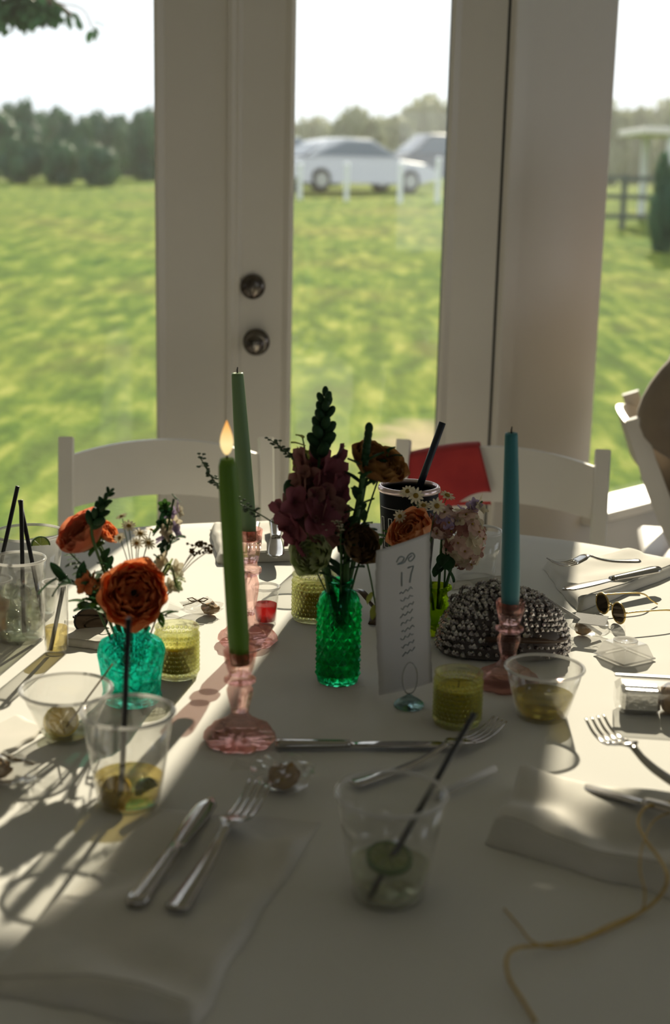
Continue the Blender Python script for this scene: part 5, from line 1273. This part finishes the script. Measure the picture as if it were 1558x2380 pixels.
# ================================================================== CUTLERY
def strip(g, sp, wid, th):
    """flat bar that follows a centre line; wid = half widths"""
    n = len(sp); vs = []; fs = []
    for i, p in enumerate(sp):
        tt = (sp[min(i + 1, n - 1)] - sp[max(i - 1, 0)]).normalized(); s = tt.cross(Vector((0, 0, 1))).normalized(); u = s.cross(tt).normalized(); w_ = wid[i]; h_ = th[i] if isinstance(th, list) else th
        for (a, b_) in ((-1, -.2), (-.75, -1), (.75, -1), (1, -.2), (.7, .8), (0, 1), (-.7, .8)): vs.append(p + s * w_ * a + u * h_ * b_)
    k = 7
    for i in range(n - 1):
        for q in range(k): fs.append((i * k + q, i * k + (q + 1) % k, (i + 1) * k + (q + 1) % k, (i + 1) * k + q))
    fs += [tuple(range(k - 1, -1, -1)), tuple((n - 1) * k + q for q in range(k))]; return g.add(vs, fs)
def fork(tip, end, label, lift=0.0, Ls=None, side=1.0, m=None, bend=0.0, wf=1.0):
    """tip / end = world points on the surface under the tine tips and under the handle end"""
    m = m or M['steel']; A, B = Vector(end), Vector(tip); d = (B - A); L = d.length; d.normalize(); s = d.cross(Vector((0, 0, 1))).normalized(); Z = Vector((0, 0, 1))
    t = thing('dinner_fork', label, 'fork', (A + B) / 2, 0, 'dinner forks'); q = lambda f, z: A + d * (L * f) + Z * (z + lift) + s * bend * math.sin(PI * f)
    hs = spline([q(0, .005), q(.10, .0045), (q(.30, .006)), q(.45, .010), q(.56, .016)], 24); n = len(hs)
    wd = [(.0105 - .0065 * min(1, (i / n) * 1.25)) * wf for i in range(n)]; wd[0] = .006 * wf; wd[1] = .009 * wf
    strip(G(), hs, wd, .0016).build('handle', m, t)
    hd = spline([q(.555, .016), q(.60, .0158), q(.65, .012), q(.71, .0075)], 12); n = len(hd)
    hw = [.004 * wf + .0085 * wf * min(1, (i / (n - 1)) * 1.9) for i in range(n)]
    head = strip(G(), hd, hw, .0012).build('head', m, t)
    for k in (-1.5, -.5, .5, 1.5):
        o = s * k * .0064 * wf; ts = [x + o for x in spline([q(.705, .0076), q(.79, .0042), q(.90, .0050), q(1.0, .0115)], 12)]
        strip(G(), ts, [.0021 * wf - .0012 * wf * i / len(ts) for i in range(len(ts))], .0010).build('tine', m, head)
def knife(tip, end, label, lift=0.0, m=None, hf=.5, wf=1.0):
    m = m or M['steel']; A, B = Vector(end), Vector(tip); d = B - A; L = d.length; d.normalize(); Z = Vector((0, 0, 1)); q = lambda f, z: A + d * (L * f) + Z * (z + lift)
    t = thing('table_knife', label, 'knife', (A + B) / 2, 0, 'table knives')
    hs = [q(hf * i / 14, .0055) for i in range(15)]; wd = [(.0095 - .0035 * i / 14) * wf for i in range(15)]; wd[0] = .006 * wf
    strip(G(), hs, wd, [.0042 - .001 * i / 14 for i in range(15)]).build('handle', m, t)
    bs = [q(hf + (1 - hf) * i / 14, .0045) for i in range(15)]; wb = [(.006 + .0035 * math.sin(PI * min(1, i / 14 * .8))) * wf for i in range(15)]; wb[-1] = .002; wb[-2] = .0060 * wf
    strip(G(), bs, wb, .0009).build('blade', m, t)
def on(px, py, z): return PT(px, py, TZ + z)
fork(on(605, 1842, .016), on(408, 2128, .016), 'fork on the long napkin nearest the camera', .001, wf=1.15)
knife(on(492, 1866, .016), on(312, 2118, .016), 'knife on the long napkin nearest the camera', .001, wf=1.1)
knife(on(1052, 1738, .002), on(640, 1738, .002), 'knife lying crosswise right of the front pink candleholder', 0, hf=.42)
fork(on(1162, 1692, .002), on(818, 1832, .002), 'shaded fork lying behind the cup nearest the camera', 0, bend=.012)
fork(on(1380, 1700, .030), on(1640, 1880, .012), 'sunlit fork above the crumpled napkin at the right edge', .006, bend=-.012, wf=1.3)
knife(on(1330, 1838, .010), on(1650, 1925, .036), 'sunlit knife lying on the crumpled napkin at the right edge', .004, hf=.45)
fork(on(590, 1302, .020), on(592, 1222, .024), 'fork on the folded napkin at the far edge of the table', .003)
knife(on(640, 1306, .018), on(644, 1218, .024), 'knife on the folded napkin at the far edge of the table', .003, wf=1.5, hf=.5)
fork(on(1276, 1326, .026), on(1486, 1318, .024), 'fork on the sunlit napkin at the far right', .006, wf=1.15)
knife(on(1308, 1382, .020), on(1530, 1334, .022), 'knife on the sunlit napkin at the far right', .003, wf=1.3)
tag(G().tube([on(1012, 1848, .006), on(1082, 1816, .010), on(1150, 1786, .008)], .0042, 10).build('paper_straw_sleeve', M['white_plastic']), 'white paper straw sleeve behind the cup nearest the camera', 'straw sleeve')
tag(G().tube([on(1287, 1402, .045), on(1340, 1436, .028), on(1398, 1474, .006)], .0026, 8).build('stir_stick', M['white_plastic']), 'thin white stick leaning right of the beaded bag', 'stick')

# ================================================================== CORD, FAVOURS, EYEWEAR, ODDMENTS
pts = [on(1600, 1858, .037), on(1540, 1868, .037), on(1500, 1878, .037), on(1484, 1910, .037), on(1500, 1950, .037), on(1535, 1998, .037), on(1552, 2040, .037), on(1535, 2082, .018), on(1490, 2120, .004), on(1420, 2150, .004), on(1350, 2182, .006), on(1270, 2196, .008), on(1200, 2204, .010), on(1178, 2230, .010), on(1184, 2275, .006), on(1212, 2320, .003), on(1245, 2375, .003)]
tag(G().tube(spline(pts, 120), .0016, 7).build('cord', M['twine']), 'thin gold cord curling over the napkin and cloth at lower right', 'cord')
pts = [on(1172, 2112, .004), on(1205, 2150, .004), on(1240, 2190, .004), on(1300, 2202, .004), on(1380, 2176, .004), on(1480, 2128, .003), on(1500, 2080, .028), on(1488, 2020, .035), on(1496, 1960, .035), on(1530, 1900, .036), on(1620, 1880, .036)]
tag(G().tube(spline(pts, 90), .0009, 6).build('cord', M['twine']), 'finer second strand of gold cord crossing the lower right cloth', 'cord')

def crumple(g, C, sx, sy, sz, seed, nu=14, nv=10, T=None):
    def f(u, v):
        a = u * 2 * PI; e = v * PI - PI / 2; d = Vector((math.cos(e) * math.cos(a), math.cos(e) * math.sin(a), math.sin(e)))
        k = 1 + .35 * mnoise.noise(d * 2.2 + Vector((seed, 0, 0))) + .18 * mnoise.noise(d * 5 + Vector((0, seed, 0)))
        p = Vector((d.x * sx * k, d.y * sy * k, max(0, d.z * .5 + .5) * sz * k)); p = (T @ p) if T else p
        return C + p
    g.grid(f, nu, nv)
def favour(px, py, w_, d_, h_, label, seed, rz=0, bow=True, treat=(.45, .5)):
    b = PT(px, py); t = thing('treat_bag', label, 'favour', b, 0, 'cellophane treat bags'); Rz = Matrix.Rotation(rz, 3, 'Z')
    T = Rz.to_4x4()
    g = G(); crumple(g, Vector((w_ * treat[1] * .5, 0, .001)), w_ * treat[0] * .55, d_ * .36, h_ * .8, seed, 12, 8); g.v = [T @ q for q in g.v]
    g.build('treat', M['cookie'], t, True, False)
    g = G(); crumple(g, Vector((0, 0, .0006)), w_ * .55, d_ * .52, h_, seed + 3, 22, 12); g.v = [T @ q for q in g.v]
    o = g.build('cellophane', M['wrap'], t, False, False)
    g = G()
    for k in range(5):   # fanned end of the wrapper
        a = (k - 2) * .32; g.add([T @ Vector((-w_ * .45, 0, h_ * .35)), T @ Vector((-w_ * .95, d_ * .5 * math.sin(a * 2), h_ * (.2 + .12 * (k % 2)))), T @ Vector((-w_ * .92, d_ * .5 * math.sin(a * 2 + .5), h_ * .55 * ((k + 1) % 2) + .002))], [(0, 1, 2)])
    g.build('wrapper_end', M['wrap'], t, False, False)
    if bow:
        c = Vector((-w_ * .1, 0, h_ * 1.02)); g = G()
        for s in (1, -1):
            g.tube([T @ (c + Vector(q)) for q in ((0, 0, 0), (s * .008, .002, .004), (s * .015, .0, .003), (s * .009, -.003, .0), (0, 0, 0))], .0009, 5)
            g.tube([T @ (c + Vector(q)) for q in ((0, 0, 0), (s * .010, -.008, -.002), (s * .020, -.012, -.004))], .0008, 5)
        g.build('bow', M['brown_twine'], t, True, False)
favour(468, 1428, .052, .040, .020, 'treat bag tied with a brown bow behind the yellow votive at left', 1, 0, True)
favour(655, 1832, .062, .052, .030, 'crumpled treat bag left of the cup nearest the camera', 4, R(-50), False, (.42, .1))
favour(18, 1818, .060, .045, .026, 'treat bag with gold twine at the left edge, before the thin napkin', 7, R(150), True)
favour(1375, 1478, .050, .042, .024, 'opened treat bag with a white slip right of the beaded bag', 11, R(170), False)
g = G(); bq = PT(1372, 1482); T = Matrix.Translation(bq + Vector((0, 0, .026))) @ Matrix.Rotation(R(-20), 4, 'Z') @ Matrix.Rotation(R(14), 4, 'X'); g.cbox((-.024, -.014, 0), (.022, .014, .0012), .0003, T)
tag(g.build('paper_slip', M['paper'], None, False), 'small white slip lying on the opened treat bag', 'paper slip')
# box-like wrapped bar at the right edge
bq = PT(1555, 1655); t = thing('wrapped_bar', 'clear wrapped bar with a brown end catching the sun at the right edge', 'favour', bq)
T = Matrix.Rotation(R(-6), 4, 'Z')
G().cbox((-.058, -.016, .002), (-.012, .018, .030), .004, T).build('foil_end', mat('silver_foil', (.75, .74, .72), .22, .8, bump=('noise', 120, .5, .002)), t, False, False)
G().cbox((-.010, -.018, .002), (.060, .018, .034), .006, T).build('treat', M['cookie'], t, True, False)
G().cbox((-.066, -.021, .0008), (.066, .021, .037), .007, T).build('cellophane', M['wrap'], t, False, False)
G().cbox((-.066, .012, .037), (.066, .020, .0395), .001, T).build('wrapper_seam', M['white_plastic'], t, False, False)
# clear square dish
bq = PT(1452, 1528); t = thing('square_dish', 'small clear square plastic dish upside down in the sun at right', 'dish', bq)
T = Matrix.Rotation(R(33), 4, 'Z')
def sq(r, z): return [(-r, -r, z), (r, -r, z), (r, r, z), (-r, r, z)]
prof = [(.027, .0010), (.0275, .003), (.021, .020), (.019, .022), (.0005, .022)]
vs = [q for r, z in prof for q in sq(r, z)]; fs = [(j * 4 + i, j * 4 + (i + 1) % 4, (j + 1) * 4 + (i + 1) % 4, (j + 1) * 4 + i) for j in range(len(prof) - 1) for i in range(4)]
G().add(vs, fs, T).build('wall', M['rim'], t, False, False)
G().lathe([(.0165, .0222), (.0165, .0250), (.0150, .0255), (.0135, .0240), (.0005, .0236)], 28, T).build('foot_ring', M['rim'], t, True, False)
g = G()
for i, q in enumerate(sq(.0285, .0022)): q2 = sq(.0285, .0022)[(i + 1) % 4]; g.tube([T @ Vector(q), T @ Vector(q2)], .0013, 6)
g.build('lip', M['rim'], t, True, False)

def eyewear(px, py, rz, label, frame_m, sc=1.0, folded=False):
    b = PT(px, py); t = thing('sunglasses', label, 'sunglasses', b, rz, 'sunglasses'); r = .022 * sc
    for s in (-1, 1):
        ring = [(s * .033 * sc + r * 1.15 * math.cos(a), 0, .022 * sc + r * .92 * math.sin(a)) for a in [2 * PI * i / 24 for i in range(25)]]
        fr = G().tube(ring, .0014, 6).build('lens_frame', frame_m, t, True, False)
        vs = [(s * .033 * sc, .0003, .022 * sc)] + [(x, .0003, z) for x, y, z in ring[:-1]] ; g = G()
        vs2 = vs + [(x, -.0006, z) for x, y, z in vs]; n = 24
        fs = [(0, 1 + i, 1 + (i + 1) % n) for i in range(n)] + [(n + 1, n + 2 + (i + 1) % n, n + 2 + i) for i in range(n)]
        g.add(vs2, fs).build('lens', M['lens'], fr, False, False)
        e = s * .060 * sc
        pts = [(e, 0, .030 * sc), (e, .03 * sc, .031 * sc), (e * (.98), .10 * sc, .028 * sc), (e * .97, .125 * sc, .012 * sc), (e * .96, .14 * sc, .002)]
        if folded: pts = [(e, 0, .030 * sc), (e * .9, .006, .030 * sc), (e * .3, .010 + .002 * s, .026 * sc), (-e * .5, .012 + .002 * s, .018 * sc), (-e * .7, .012 + .002 * s, .008 * sc)]
        G().tube(spline(pts, 20), .0012, 6).build('temple_arm', frame_m, t, True, False)
        G().tube([(s * .060 * sc, 0, .030 * sc), (s * .056 * sc, 0, .028 * sc)], .0015, 6).build('hinge', frame_m, t, True, False)
    G().tube(spline([(-.009 * sc, 0, .028 * sc), (0, -.001, .031 * sc), (.009 * sc, 0, .028 * sc)], 8), .0013, 6).build('bridge', frame_m, t, True, False)
eyewear(1418, 1438, R(-72), 'gold wire sunglasses open in the sun before the far right napkin', M['gold'], .74)
eyewear(262, 1470, R(20), 'black framed sunglasses folded behind the turquoise vase', M['black_frame'], .9, True)
# dark brown curved strap behind the emerald bottle
sp = spline([on(812, 1376, .020), on(836, 1372, .036), on(856, 1392, .030), on(870, 1420, .012), on(866, 1450, .004)], 24)
g = G(); strip(g, sp, [.0062] * len(sp), .0018); t = tag(g.build('hair_band', M['strap']), 'glossy dark brown curved band right of the emerald bottle', 'hair band')
